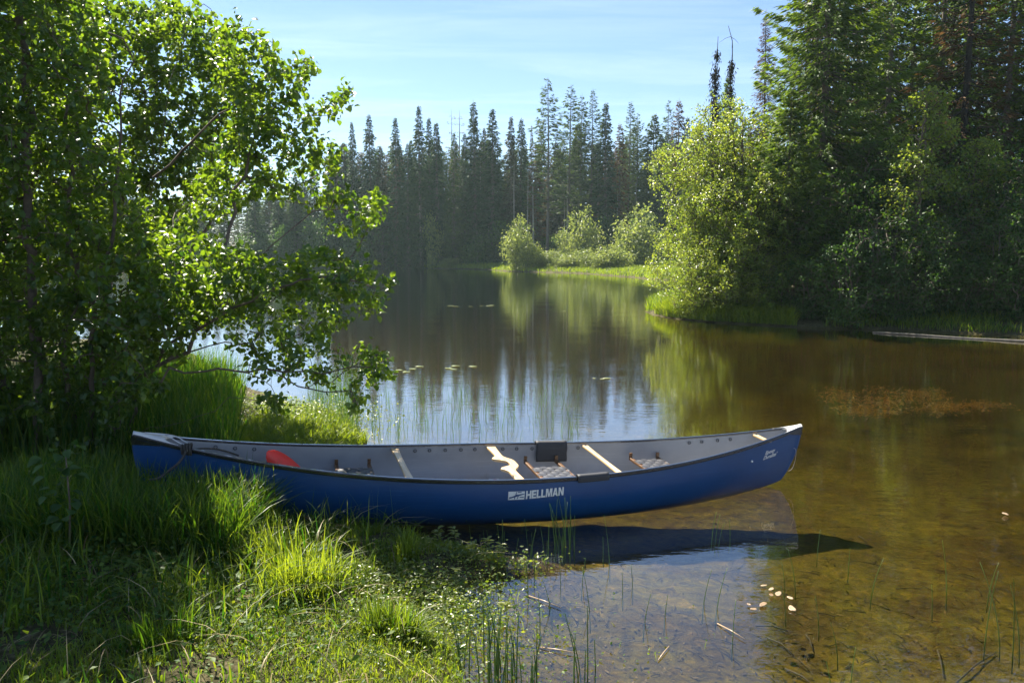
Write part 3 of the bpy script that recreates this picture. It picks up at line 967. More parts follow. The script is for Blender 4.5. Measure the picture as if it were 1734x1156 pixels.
# ------------------------------------------------------------------ leaves
def leaf_quads(P, D, Nn, L, W, detail=True, fold=0.25):
    """P base points, D directions, Nn normals, L lengths, W widths -> vertices, faces, n verts per leaf"""
    D = D / (np.linalg.norm(D, axis=1)[:, None] + 1e-9)
    S = np.cross(D, Nn); S /= np.linalg.norm(S, axis=1)[:, None] + 1e-9
    Nn = np.cross(S, D)
    L = L[:, None]; W = W[:, None]
    if detail:
        mid1 = P + D * L * 0.33 - Nn * W * 0.02
        mid2 = P + D * L * 0.70 - Nn * L * 0.04
        tip = P + D * L - Nn * L * 0.14
        l1 = P + D * L * 0.22 - S * W * 0.40 + Nn * W * fold * .8; l2 = P + D * L * 0.55 - S * W * 0.50 + Nn * (W * fold - L * 0.03)
        l3 = P + D * L * 0.82 - S * W * 0.28 + Nn * (W * fold * .5 - L * 0.09)
        r1 = P + D * L * 0.22 + S * W * 0.40 + Nn * W * fold * .8; r2 = P + D * L * 0.55 + S * W * 0.50 + Nn * (W * fold - L * 0.03)
        r3 = P + D * L * 0.82 + S * W * 0.28 + Nn * (W * fold * .5 - L * 0.09)
        V = np.stack([P, mid1, mid2, tip, l1, l2, l3, r1, r2, r3], 1)
        f = np.array([[0, 1, 5, 4], [1, 2, 6, 5], [2, 3, 6, 6], [0, 7, 8, 1], [1, 8, 9, 2], [2, 9, 3, 3]])
        f3 = np.array([[2, 3, 6], [2, 9, 3]]); f4 = np.array([[0, 1, 5, 4], [1, 2, 6, 5], [0, 7, 8, 1], [1, 8, 9, 2]])
        n = len(P); base = (np.arange(n) * 10)[:, None, None]
        return V.reshape(-1, 3), [(f4[None] + base).reshape(-1, 4), (f3[None] + base).reshape(-1, 3)], 10
    tip = P + D * L
    l = P + D * L * 0.45 - S * W * 0.5 + Nn * W * fold; r = P + D * L * 0.45 + S * W * 0.5 + Nn * W * fold
    V = np.stack([P, r, tip, l], 1)
    n = len(P); base = (np.arange(n) * 4)[:, None, None]
    f3 = np.array([[0, 1, 2], [0, 2, 3]])
    return V.reshape(-1, 3), [(f3[None] + base).reshape(-1, 3)], 4


def grow(stems, targets, r, jit=0.04, seg=4, sag=0.06):
    """stems: list of polylines (k,3); targets (n,3). returns nodes, parents, leafy tips"""
    P = []; par = []
    for st in stems:
        st = np.asarray(st, float)
        # resample
        d = np.r_[0, np.cumsum(np.linalg.norm(np.diff(st, axis=0), axis=1))]
        n = max(4, int(d[-1] / 0.15 * (0.15 / max(0.15, d[-1] / 40))))
        t = np.linspace(0, d[-1], n)
        q = np.stack([np.interp(t, d, st[:, i]) for i in range(3)], 1)
        q[1:] += r.randn(n - 1, 3) * jit * 0.25
        b = len(P)
        for i in range(n):
            P.append(q[i]); par.append(b + i - 1 if i else -1)
    P = [np.array(p) for p in P]
    cap_ = len(P) + len(targets) * seg + 5
    A = np.zeros((cap_, 3)); A[:len(P)] = P; n = len(P)
    par = par + [0] * (cap_ - n)
    d0 = np.array([((A[:n] - t) ** 2).sum(1).min() for t in targets])
    tips = []
    for ti in np.argsort(d0):
        t = targets[ti]
        dv_ = t - A[:n]
        dist = np.linalg.norm(dv_, axis=1)
        cost = dist + 0.7 * np.maximum(0, A[:n, 2] - t[2] + 0.05)
        k = int(cost.argmin())
        a0 = A[k].copy()
        D = t - a0; dl = np.linalg.norm(D)
        prev = k
        up = np.array([0, 0, 1.0])
        side = r.randn(3) * jit * dl
        for s_ in range(1, seg + 1):
            f = s_ / seg
            p = a0 + D * f + side * math.sin(f * math.pi) * 2 + up * (sag * dl * math.sin(f * math.pi))
            A[n] = p; par[n] = prev; prev = n; n += 1
        tips.append((prev, ti))
    return A[:n], par[:n], tips


def tree_wood(A, par, tips, r0, expo, acc, sides=5, rmin=0.0, base_r=None):
    n = len(A)
    cnt = np.ones(n) * 0.0
    for tpi, _ in tips: cnt[tpi] += 1
    for i in range(n - 1, -1, -1):
        if par[i] >= 0 and par[i] < i: cnt[par[i]] += cnt[i]
    rad = r0 * np.maximum(cnt, 0.6) ** expo
    if base_r is not None:
        rad = np.minimum(rad, base_r)
    idx = [i for i in range(n) if par[i] >= 0 and rad[i] >= rmin]
    if not idx: return rad
    a = A[[par[i] for i in idx]]; b = A[idx]; ra = np.minimum(rad[[par[i] for i in idx]], rad[idx] * 1.35); rb = rad[idx]
    T = b - a; ln = np.linalg.norm(T, axis=1)[:, None] + 1e-9; T = T / ln
    ref = np.where(np.abs(T[:, 2:3]) < 0.9, np.array([[0, 0, 1.0]]), np.array([[1.0, 0, 0]]))
    u = np.cross(T, ref); u /= np.linalg.norm(u, axis=1)[:, None]; w = np.cross(T, u)
    th = np.linspace(0, 2 * np.pi, sides, endpoint=False)
    ring = np.cos(th)[None, :, None] * u[:, None] + np.sin(th)[None, :, None] * w[:, None]
    a = a - T * ra[:, None] * 0.5; b = b + T * rb[:, None] * 0.5
    V = np.concatenate([a[:, None] + ra[:, None, None] * ring, b[:, None] + rb[:, None, None] * ring], 1).reshape(-1, 3)
    base = (np.arange(len(idx)) * 2 * sides)[:, None, None]
    j = np.arange(sides); k = (j + 1) % sides
    f = np.stack([j, k, sides + k, sides + j], -1)[None]
    acc.add(V, (f + base).reshape(-1, 4))
    return rad


def add_leaves(acc, A, par, tips, r, per, L, spread, detail, W=0.72, droop=0.35, upn=1.0, hue=None):
    Ps, Ds, Ns, Ls, hs = [], [], [], [], []
    for (k, ti) in tips:
        p1 = A[k]; p0 = A[par[k]]
        m_ = per + r.randint(-per // 3, per // 3 + 1)
        t = r.rand(m_) ** 0.8 * 1.3
        base = p0 + (p1 - p0) * t[:, None] + r.randn(m_, 3) * spread
        ax = (p1 - p0); ax /= np.linalg.norm(ax) + 1e-9
        d = ax * 0.5 + r.randn(m_, 3) * 0.75
        d[:, 2] -= droop
        nn = r.randn(m_, 3) * 0.55; nn[:, 2] += upn
        Ps.append(base); Ds.append(d); Ns.append(nn); Ls.append(L * (0.55 + 0.6 * r.rand(m_)))
        h = (hue[ti] if hue is not None else 0.5)
        hs.append(np.clip(h * 0.6 + r.rand(m_) * 0.5 - 0.05 + r.randn() * 0.08, 0, 1))
    P = np.concatenate(Ps); D = np.concatenate(Ds); Nn = np.concatenate(Ns); L_ = np.concatenate(Ls); h = np.concatenate(hs)
    V, F, k = leaf_quads(P, D, Nn, L_, L_ * W, detail)
    base = acc.n
    acc.V.append(V); acc.var.append(np.repeat(h, k)); acc.n += len(V)
    for f in F: acc.F.setdefault(f.shape[1], []).append(f + base)


def in_poly(px, py, poly):
    poly = np.array(poly, float); inside = np.zeros(len(px), bool); n = len(poly)
    for i in range(n):
        a = poly[i]; b = poly[(i + 1) % n]
        c = ((a[1] > py) != (b[1] > py))
        with np.errstate(divide='ignore', invalid='ignore'):
            xs = a[0] + (py - a[1]) * (b[0] - a[0]) / (b[1] - a[1])
        inside ^= c & (px < xs)
    return inside


def region_targets(r, regions, n, Y0, Y1):
    """random crown points: the crown's outline is given where it is seen, and filled over the crown's depth"""
    out = []
    tot = sum(q[1] for q in regions)
    for reg in regions:
        poly, w = reg[:2]
        ya, yb = reg[2] if len(reg) > 2 else (Y0, Y1)
        P = np.array(poly, float); m_ = int(n * w / tot); got = 0
        lo, hi = P.min(0), P.max(0)
        while got < m_:
            x = lo[0] + r.rand(m_ * 3) * (hi[0] - lo[0]); y = lo[1] + r.rand(m_ * 3) * (hi[1] - lo[1])
            ok = in_poly(x, y, poly)
            x, y = x[ok][:m_ - got], y[ok][:m_ - got]
            for a_, b_ in zip(x, y):
                out.append(at_depth(a_, b_, ya + (yb - ya) * r.rand()))
            got += len(x)
    return np.array(out)


def alder(name, label, group, base, stems_px, regions, ntarget, Y0, Y1, per, L, seed, r0=0.0021):
    r = np.random.RandomState(seed)
    root = empty(name, tuple(base))
    tag(root, label, 'tree', group)
    stems = []
    for st in stems_px:
        stems.append([at_depth(x_, y_, Y_) for x_, y_, Y_ in st])
    T = region_targets(r, regions, ntarget, Y0, Y1)
    T = T[T[:, 2] > 0.25]
    A, par, tips = grow(stems, T, r, 0.10, 4, 0.05)
    off = np.array(base)
    acc = Acc(); tree_wood(A - off, par, tips, r0, 0.42, acc, 6, base_r=0.04)
    link('trunk', acc.mesh('trunk'), root, M['alder_bark'])
    acc = Acc(); add_leaves(acc, A - off, par, tips, r, per, L, 0.035, True)
    link('crown', acc.mesh('crown'), root, M['alder_leaf'])
    return root


GA = 'leafy alders on the left bank'
# alder leaning out over the canoe
alder('alder_tree', 'leafy alder leaning right over the bow of the canoe, long twigs hanging over the lake', GA,
      at_depth(235, 790, 6.6),
      [[(230, 790, 6.6), (222, 700, 6.6), (240, 640, 6.5), (300, 580, 6.4), (345, 520, 6.4), (385, 440, 6.5), (400, 330, 6.7), (440, 200, 6.9)],
       [(345, 520, 6.4), (420, 450, 6.3), (500, 375, 6.4), (560, 350, 6.5)],
       [(240, 640, 6.5), (300, 600, 6.4), (380, 530, 6.2), (470, 480, 6.1), (560, 465, 6.1), (640, 480, 6.1)],
       [(232, 660, 6.5), (290, 625, 6.3), (380, 626, 6.1), (470, 632, 6.0), (560, 625, 6.0), (630, 618, 6.0)],
       [(470, 632, 6.0), (540, 660, 5.9), (590, 675, 5.9)],
       [(225, 740, 6.4), (300, 715, 6.2), (350, 700, 6.1), (400, 680, 6.0), (470, 690, 6.0)],
       [(215, 790, 6.8), (205, 650, 6.9), (215, 500, 7.1), (260, 300, 7.3), (300, 100, 7.4), (320, 10, 7.4)],
       [(260, 300, 7.3), (350, 220, 7.1), (450, 130, 7.0), (520, 110, 7.0)]],
      [([(350, 10), (400, 15), (440, 60), (470, 80), (525, 100), (540, 130), (500, 160), (520, 190), (590, 150), (590, 165), (560, 205), (540, 230), (600, 275), (560, 300), (500, 330), (640, 320),
         (650, 350), (640, 385), (600, 400), (560, 385), (540, 350), (470, 330), (400, 350), (330, 400), (300, 380), (330, 300), (390, 200)], 0.36, (6.5, 7.7)),
       ([(230, 380), (330, 400), (420, 430), (560, 430), (665, 460), (668, 480), (600, 478), (655, 510), (640, 530), (560, 500), (480, 490), (400, 540), (330, 560), (230, 560)], 0.27),
       ([(360, 555), (420, 570), (520, 565), (600, 590), (660, 590), (668, 620), (655, 640), (615, 695), (590, 680), (560, 650), (480, 650), (410, 630)], 0.075),
       ([(290, 480), (420, 470), (560, 500), (620, 540), (500, 580), (360, 565), (290, 560)], 0.075),
       ([(400, 660), (470, 670), (500, 690), (470, 705), (420, 690)], 0.008),
       ([(150, 420), (300, 420), (330, 560), (280, 660), (170, 700)], 0.12)],
      790, 5.8, 7.2, 19, 0.056, 11, 0.0015)
# upright alder left of it
alder('alder_tree', 'upright many-stemmed alder at the left edge, dense and dark', GA,
      at_depth(110, 800, 6.7),
      [[(70, 800, 6.5), (60, 600, 6.6), (40, 400, 6.7), (50, 200, 6.8), (30, -40, 6.9), (-40, -300, 7.0)],
       [(120, 800, 6.7), (110, 600, 6.7), (125, 450, 6.8), (115, 250, 7.0), (130, 0, 7.0)],
       [(150, 800, 6.7), (155, 600, 6.6), (195, 400, 6.6), (205, 200, 6.8), (220, 0, 6.9)],
       [(165, 800, 6.9), (185, 620, 7.0), (240, 400, 7.2), (270, 200, 7.3)],
       [(30, 800, 6.9), (0, 600, 7.0), (-30, 350, 7.2), (-60, 100, 7.4)]],
      [([(-180, -420), (-60, -420), (60, -160), (120, -60), (170, 60), (200, 250), (290, 400), (280, 560), (215, 700), (210, 770), (60, 790), (-200, 790)], 1.0)],
      2500, 6.2, 7.8, 20, 0.057, 12)
# unseen one just outside the left of the view, added to shade the bank
alder('alder_tree', 'alder unseen beyond the left edge of the view, added to shade the bank', GA,
      at_depth(-330, 800, 6.6),
      [[(-330, 800, 6.6), (-320, 500, 6.6), (-340, 200, 6.6), (-300, -200, 6.6), (-320, -500, 6.6)],
       [(-300, 800, 6.5), (-200, 500, 6.5), (-170, 200, 6.4), (-150, -200, 6.4)],
       [(-340, 800, 6.6), (-450, 500, 6.6), (-500, 100, 6.6), (-480, -300, 6.6)]],
      [([(-620, -300), (-400, -560), (-200, -560), (-70, -200), (-60, 500), (-100, 760), (-500, 760), (-640, 300)], 1.0)],
      1000, 5.6, 7.4, 18, 0.060, 14)
# one further back that closes the gaps
alder('alder_tree', 'alder behind the other two, seen only through their leaves', GA,
      at_depth(180, 640, 9.6),
      [[(60, 650, 9.2), (50, 450, 9.3), (70, 200, 9.4), (90, -40, 9.6)],
       [(180, 640, 9.6), (190, 450, 9.7), (230, 250, 9.9), (260, 30, 10.1)],
       [(200, 640, 9.7), (290, 480, 9.8), (380, 330, 9.9), (430, 150, 10)]],
      [([(-120, -40), (330, 0), (420, 90), (440, 200), (380, 300), (330, 380), (300, 450), (200, 440), (120, 560), (-120, 640)], 1.0)],
      2300, 8.8, 10.4, 20, 0.066, 13)


# ------------------------------------------------------------------ small-leaved shrubs and broadleaf trees
def broadleaf(r, H, W, ntarget, per, L, stems=3, base_frac=0.12, lean=0.0, detail=False, lobes=9, rag=0.9, stout=0.014):
    """returns (wood acc, leaf acc), root at the origin. Crown is a heap of overlapping lobes with gaps"""
    lob = []
    for i in range(lobes):
        z = H * (base_frac + (0.93 - base_frac) * ((i + 0.6 * r.rand()) / lobes))
        f = z / H
        rr = (0.7 + 0.6 * r.rand()) * W * (0.95 * math.sin(math.pi * min(1, 0.18 + 0.78 * (1 - f) + 0.08)) ** 0.7)
        ang = r.rand() * 6.28
        q = rr * (0.2 + 0.55 * r.rand())
        lob.append((np.array([q * math.cos(ang) + lean * f * H, q * math.sin(ang), z]), 0.38 * rr + 0.16 * W + 0.05 * H * (1 - f)))
    T = []
    hue = []
    for i in range(ntarget):
        c, q = lob[r.randint(len(lob))]
        d = r.randn(3); d /= np.linalg.norm(d)
        rad = q * (0.45 + 0.6 * r.rand() ** 0.6 + 0.35 * (r.rand() < 0.12))
        p = c + d * rad * np.array([1, 1, 0.8])
        if p[2] < 0.06 * H: p[2] = 0.06 * H + r.rand() * 0.1 * H
        if p[2] > H: p[2] = H * (0.97 + 0.03 * r.rand())
        T.append(p)
    T = np.array(T)
    st = []
    for k in range(stems):
        a = r.rand() * 6.28; q = W * 0.35 * r.rand()
        top = np.array([q * math.cos(a) + lean * H * 0.85, q * math.sin(a), H * (0.8 + 0.1 * r.rand())])
        b = np.array([0.05 * r.randn(), 0.05 * r.randn(), -0.1])
        st.append([b, b + (top - b) * 0.35 + r.randn(3) * 0.04 * W, b + (top - b) * 0.7 + r.randn(3) * 0.06 * W, top])
    A, par, tips = grow(st, T, r, 0.1, 3, 0.08)
    wood = Acc(); tree_wood(A, par, tips, 0.0016 * H ** 0.5 + L * 0.02, 0.42, wood, 5, base_r=stout * H)
    lv = Acc(); add_leaves(lv, A, par, tips, r, per, L, L * rag, detail, hue=r.rand(len(T)))
    return wood.mesh('trunk'), lv.mesh('crown')


def conifer(r, H, Rm, whorl, nb, sp, slen, swid, taper=1.0, bare=0.08, droop=0.35, tip_up=0.15, trunk_r=None, dens=1.0, kind='spruce', drop=0.0, hang=0.6, narrow_top=0.0):
    """trunk mesh and needles mesh. sp sprays per metre of branch, slen spray length, swid its width"""
    wood = Acc(); Ps, Ds, Ns, Ls, Hs = [], [], [], [], []
    tr = trunk_r or H * 0.011
    zt = np.linspace(-0.3, H, 14)
    bend = np.stack([0.004 * H * np.sin(zt / H * 4 + r.rand() * 6), 0.004 * H * np.sin(zt / H * 3 + r.rand() * 6)], 1)
    wood.tube(np.c_[bend, zt], tr * np.clip(1 - zt / H, 0.02, 1) ** 0.85 + 0.006, 7)
    z = H * bare
    while z < H * 0.985:
        f = (z - H * bare) / (H * (1 - bare))
        prof = (1 - math.exp(-(1 - f) * 3.2 / taper)) / (1 - math.exp(-3.2 / taper)) * (1 - 0.12 * (1 - f) ** 6)
        if narrow_top: prof = prof * (1 - narrow_top * math.exp(-((f - 1) / 0.3) ** 2))
        if kind == 'larch': prof = (0.25 + 0.75 * math.sin(math.pi * min(1, (1 - f) * 0.62 + 0.02))) * (1 - 0.25 * (f < 0.2))
        k = nb + r.randint(-1, 2)
        a0 = r.rand() * 6.28
        for b in range(k):
            if r.rand() < drop: continue
            Lb = Rm * prof * (0.62 + 0.5 * r.rand() + 0.25 * (r.rand() < 0.1)) + 0.03
            ang = a0 + b * 6.28 / k + r.randn() * 0.25
            zz = z + r.randn() * whorl * 0.25
            nseg = 5
            t = np.linspace(0, 1, nseg)
            dr = droop * (0.4 + 0.8 * (1 - f))
            hz = Lb * (-dr * np.sin(t * math.pi * 0.62) + tip_up * t ** 2 + (0.25 * f) * t)
            x = Lb * t
            c, s = math.cos(ang), math.sin(ang)
            bx = np.interp(zz, zt, bend[:, 0]); by = np.interp(zz, zt, bend[:, 1])
            B = np.stack([bx + x * c, by + x * s, zz + hz], 1)
            wood.tube(B, np.linspace(max(0.006, tr * 0.16 * prof + 0.004), 0.003, nseg) * (1 if H > 5 else .6), 4, cap=False)
            m_ = max(4, int(sp * (Lb + 0.08 * Rm) * dens))
            u = 0.12 + 0.9 * r.rand(m_) ** 0.8
            p = np.stack([np.interp(u, t, B[:, i]) for i in range(3)], 1)
            side = np.where(r.rand(m_) < 0.5, -1, 1)
            sw_ = 0.8 * (1 - u * 0.75) + 0.15
            d = np.stack([c * (0.65 + 0.5 * u) - s * side * sw_, s * (0.65 + 0.5 * u) + c * side * sw_, -hang * (0.35 + 0.7 * r.rand(m_)) * (1.0 if f < 0.85 else 0.4)], 1)
            p = p + r.randn(m_, 3) * slen * 0.12
            # sprays sit in a flat fan round the branch
            p[:, 0] += -s * side * r.rand(m_) * 0.22 * Lb * (1 - u) * 0.9
            p[:, 1] += c * side * r.rand(m_) * 0.22 * Lb * (1 - u) * 0.9
            Ps.append(p); Ds.append(d)
            nn = r.randn(m_, 3) * 0.5; nn[:, 2] += 0.8
            Ns.append(nn)
            Ls.append(slen * (0.6 + 0.7 * r.rand(m_)) * (0.30 + 0.70 * min(1, Lb / (0.5 * Rm))))
            Hs.append(np.clip(u * 0.55 + r.rand(m_) * 0.35 + r.randn() * 0.1, 0, 1))  # needle colour pales toward the branch tips, imitating sunlight on them
        z += whorl * (0.75 + 0.5 * r.rand()) * (1.0 if f < 0.8 else 0.6)
    P = np.concatenate(Ps); D = np.concatenate(Ds); Nn = np.concatenate(Ns); Lx = np.concatenate(Ls); h = np.concatenate(Hs)
    V, F, k = leaf_quads(P, D, Nn, Lx, np.full(len(Lx), swid) * (0.7 + 0.6 * r.rand(len(Lx))), False, 0.1)
    lv = Acc(); lv.V.append(V); lv.var.append(np.repeat(h, k)); lv.n = len(V); lv.F[3] = F
    return wood.mesh('trunk'), lv.mesh('crown', False)


PROTO = {}


def proto(key, fn, *a, **k):
    if key not in PROTO:
        PROTO[key] = fn(*a, **k)
    return PROTO[key]


def put_tree(name, meshes, mats, loc, sc, rz, label, cat, group=None):
    root = empty(name, tuple(loc), rz)
    root.scale = (sc[0], sc[0], sc[1]) if not np.isscalar(sc) else (sc,) * 3
    tag(root, label, cat, group)
    w, l = meshes
    if not w.materials: w.materials.append(mats[0])
    if not l.materials: l.materials.append(mats[1])
    for o, m_ in ((link('trunk', w, root), mats[0]), (link('crown', l, root), mats[1])):
        if o.data.materials[0] != m_:
            o.material_slots[0].link = 'OBJECT'; o.material_slots[0].material = m_
    return root


# ---------------------------------------------------------------- far forest
def far_tree_protos():
    r = np.random.RandomState(5)
    for i in range(4):
        PROTO['fs%d' % i] = conifer(r, 22, 1.55 + 0.4 * r.rand(), 0.36, 7, 10.0, 0.60, 0.20, taper=1.2 + 0.8 * r.rand(), bare=0.03, droop=0.5, tip_up=0.1, hang=0.8)
    for i in range(3):
        PROTO['fl%d' % i] = conifer(r, 25, 2.7, 0.55, 6, 9.0, 0.6, 0.18, taper=1.7, bare=0.30, droop=0.15, tip_up=0.25, hang=0.3, drop=0.10, trunk_r=0.22)
    PROTO['fb0'] = conifer(r, 20, 1.7, 0.42, 7, 8, 0.55, 0.17, taper=1.2, bare=0.08, droop=0.6, hang=0.9, drop=0.1)
    PROTO['fd0'] = conifer(r, 22, 1.1, 1.1, 4, 1.2, 0.5, 0.08, taper=0.5, bare=0.35, droop=0.3, hang=0.6, drop=0.3)
    PROTO['fp0'] = conifer(r, 18, 3.0, 0.42, 8, 9.0, 0.62, 0.24, taper=2.2, bare=0.02, droop=0.3, tip_up=0.3, hang=0.3)


far_tree_protos()
FM = {'s': (M['bark'], M['far_spruce']), 'l': (M['bark'], M['far_larch']), 'b': (M['bark'], M['brown_needle']), 'd': (M['pale_bark'], M['brown_needle']), 'p': (M['bark'], M['far_larch'])}
PH = {'s': 22, 'l': 25, 'b': 20, 'd': 22, 'p': 18}
GF = 'conifers along the far shore'
front = [  # pixel x of the top, pixel y of the top, distance, kind, width factor, label or None
    (430, 318, 126, 's', 1.0), (470, 305, 126, 's', 1.0), (500, 292, 126, 's', 1.0), (530, 268, 128, 's', .9), (560, 238, 126, 's', .9), (595, 205, 125, 's', .8), (625, 192, 122, 's', 1.0), (645, 245, 121, 's', .8), (668, 198, 121, 's', 1.05), (690, 240, 120, 's', .9),
    (710, 178, 120, 's', 1.05), (727, 198, 122, 's', 0.95), (739, 204, 120, 's', 1.0), (764, 184, 122, 'd', .8), (778, 186, 123, 'd', 1.1), (768, 222, 119, 's', .85), (787, 224, 120, 's', .9),
    (802, 168, 119, 's', 1.0), (820, 215, 121, 's', 0.9), (833, 183, 118, 's', 1.25), (866, 195, 118, 's', .85), (882, 198, 119, 's', 0.95), (900, 208, 117, 'b', .35), (928, 130, 116, 'l', 1.1),
    (966, 142, 118, 'l', 1.05), (985, 158, 120, 'l', .95), (1003, 150, 119, 'l', .9), (1027, 172, 116, 's', 1.15), (1050, 205, 117, 'b', .9), (1067, 170, 118, 'l', .85), (1081, 190, 119, 'l', 0.8),
    (1095, 219, 117, 'd', .5), (1108, 192, 116, 'p', 1.1), (1133, 168, 120, 'l', .75), (1150, 165, 118, 'b', 1.0), (1165, 196, 118, 's', .9), (1185, 200, 117, 's', 1), (1210, 190, 116, 's', 1), (1120, 225, 112, 's', 1.0)]
names = {'s': ('spruce_tree', 'spruce'), 'l': ('larch_tree', 'larch'), 'b': ('spruce_tree', 'spruce'), 'd': ('dead_tree', 'dead tree'), 'p': ('pine_tree', 'pine')}
special = {928: 'tallest larch on the far shore, with a long bare pale trunk', 802: 'narrow spruce with a sharp tip, left of the broad dark spruce on the far shore',
           710: 'tallest of the narrow spruces left of the middle of the far shore', 625: 'dark spruce just right of the alder tips on the far shore',
           668: 'dark spruce with a bare thin tip, second from the alder tips', 833: 'broad dark spruce in the middle of the far shore', 900: 'very thin dark dead spruce beside the tallest larch',
           966: 'tall larch right next to the tallest one on the far shore', 1003: 'larch with a fine pointed crown above the round pale bushes', 1027: 'dense black-green spruce between the larches on the far shore',
           1050: 'brown half-dead spruce right of the dense black-green one', 1067: 'slim larch rising alone right of the brown spruce', 1095: 'short broken snag right of the slim larches on the far shore',
           1108: 'bushy green pine near the right end of the far shore', 1150: 'brownish ragged tree behind the bright shrubs at the point', 764: 'thin bare dead spike rising over the far spruces',
           778: 'leafless grey tree top beside the thin dead spike'}
rf = np.random.RandomState(21)


FV = [M['far_spruce'], leafmat('far_olive_needles', (0.026, 0.056, 0.014), (0.07, 0.11, 0.020), 0.22, None, 0.6, 0.2),
      leafmat('far_brownish_needles', (0.024, 0.030, 0.018), (0.05, 0.052, 0.024), 0.2, None, 0.6, 0.2), M['far_larch'], M['far_spruce']]


def far_put(px, py, Y, k, wf, label, grp):
    top = at_depth(px, py, Y)
    gz = float(ground_z([[top[0], Y]])[0])
    H = top[2] - gz
    nvar = {'s': 4, 'l': 3}.get(k, 1)
    pr = PROTO['f%s%d' % (k, rf.randint(nvar))]
    sc = H / PH[k]
    nm, cat = names[k]
    mt = FM[k] if k in 'bdl' else (FM[k][0], FV[rf.randint(5)])
    put_tree(nm, pr, mt, (top[0], Y, gz - 0.05), (wf * (0.55 + 0.45 * sc), sc), rf.rand() * 6.28, label, cat, grp)


for t_ in front:
    px, py, Y, k, wf = t_
    far_put(px, py, Y, k, wf, special.get(px, 'conifer standing in the tight front row of the far forest'), GF)
GB = 'conifers filling the far forest'
for i in range(190):
    Y = 124 + 34 * rf.rand() ** 1.3
    X = -80 + 155 * (i + rf.rand()) / 190
    px = 867 + X / Y * FPX
    k = rf.choice(['s', 's', 's', 'l', 'p', 'b'])
    if px < 560: py = 300 + 45 * rf.rand()
    elif px < 900: py = 235 + 50 * rf.rand()
    else: py = 208 + 60 * rf.rand()
    far_put(px, py, Y, k, 0.85 + 0.5 * rf.rand(), 'dark conifer filling in behind the front row of the far forest', GB)

for i in range(16):
    px = 700 + 460 * (i + rf.rand()) / 16
    far_put(px, 250 + 90 * rf.rand(), 115 + 2 * rf.rand() + (4 if px < 850 else 0), 'd', 0.5 + 0.4 * rf.rand(), 'thin bare dead trunk standing at the edge of the far forest', 'dead trunks at the edge of the far forest')
# pale bushes on the far shore
for i in range(3):
    PROTO['bush%d' % i] = broadleaf(np.random.RandomState(30 + i), 4.0, 1.9, 150, 20, 0.26, stems=5, base_frac=0.03, lobes=8 + 2 * i, rag=1.5)
bushes = [(872, 377, 458, 98, 0.78, 'tall pale green bush at the left end of the far grassy shore'), (893, 402, 458, 97, 0.8, 'grey-green bush leaning beside the tall one on the far shore'),
          (918, 424, 458, 98, .8, 'low bush between the two pale clumps on the far shore'), (942, 424, 459, 97, .8, 'low pale bush left of the middle clump on the far shore'),
          (968, 428, 459, 94, 0.8, 'small rounded bush at the water edge under the grey-green tree'), (985, 362, 455, 103, 0.85, 'grey-green broadleaf tree behind the low pale bushes'),
          (1003, 424, 460, 92, 1.0, 'pale rounded bush beside the grassy strip'), (1034, 416, 461, 88, 1.05, 'largest low bush on the grassy strip, yellow-green'),
          (1070, 360, 452, 96, 1.15, 'big rounded yellow-green tree behind the grassy strip'), (1052, 424, 459, 91, .8, 'dark little bush at the foot of the big rounded tree'),
          (905, 430, 458, 99, 0.9, 'low grey bush filling the foot of the tall pale one'), (955, 436, 459, 95, 0.9, 'low spreading bush where the grassy strip begins'),
          (1018, 432, 461, 89, 0.9, 'ragged little bush between the rounded ones on the strip'), (1090, 418, 459, 93, 1.0, 'bush right of the big rounded tree'), (960, 395, 455, 105, 0.8, 'grey-green young tree left of the grey-green broadleaf'),
          (1105, 385, 455, 96, 0.9, 'bush half hidden behind the bright shrubs of the point'), (760, 437, 455, 117, 0.9, 'small lone pale bush at the far waterline'),
          (731, 368, 452, 119, .5, 'slim pale young tree before the dark far forest'), (662, 400, 452, 121, 0.5, 'dim green young tree left of the slim pale one'), (800, 405, 452, 119, .55, 'dim green bush before the dark far forest, right of the lone bush')]
for px, py, pb, Y, wf, lab in bushes:
    top = at_depth(px, py, Y)
    gz = float(ground_z([[top[0], Y]])[0])
    H = max(1.2, top[2] - gz)
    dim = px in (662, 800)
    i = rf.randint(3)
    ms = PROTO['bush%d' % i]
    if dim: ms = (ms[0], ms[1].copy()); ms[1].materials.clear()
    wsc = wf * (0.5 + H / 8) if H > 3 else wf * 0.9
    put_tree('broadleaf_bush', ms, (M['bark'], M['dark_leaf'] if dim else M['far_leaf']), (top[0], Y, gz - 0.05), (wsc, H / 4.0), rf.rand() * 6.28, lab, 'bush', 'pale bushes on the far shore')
# dense low undergrowth along the foot of the far forest
GU = 'undergrowth at the foot of the far forest'
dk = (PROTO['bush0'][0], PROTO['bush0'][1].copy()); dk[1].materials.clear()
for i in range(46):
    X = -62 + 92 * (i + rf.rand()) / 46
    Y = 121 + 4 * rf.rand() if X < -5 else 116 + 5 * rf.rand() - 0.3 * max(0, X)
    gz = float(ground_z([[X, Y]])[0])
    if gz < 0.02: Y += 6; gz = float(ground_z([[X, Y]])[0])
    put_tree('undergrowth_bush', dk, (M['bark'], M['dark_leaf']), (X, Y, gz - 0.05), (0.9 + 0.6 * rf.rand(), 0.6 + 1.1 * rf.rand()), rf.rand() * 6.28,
             'dark bush in the undergrowth at the foot of the far forest', 'bush', GU)

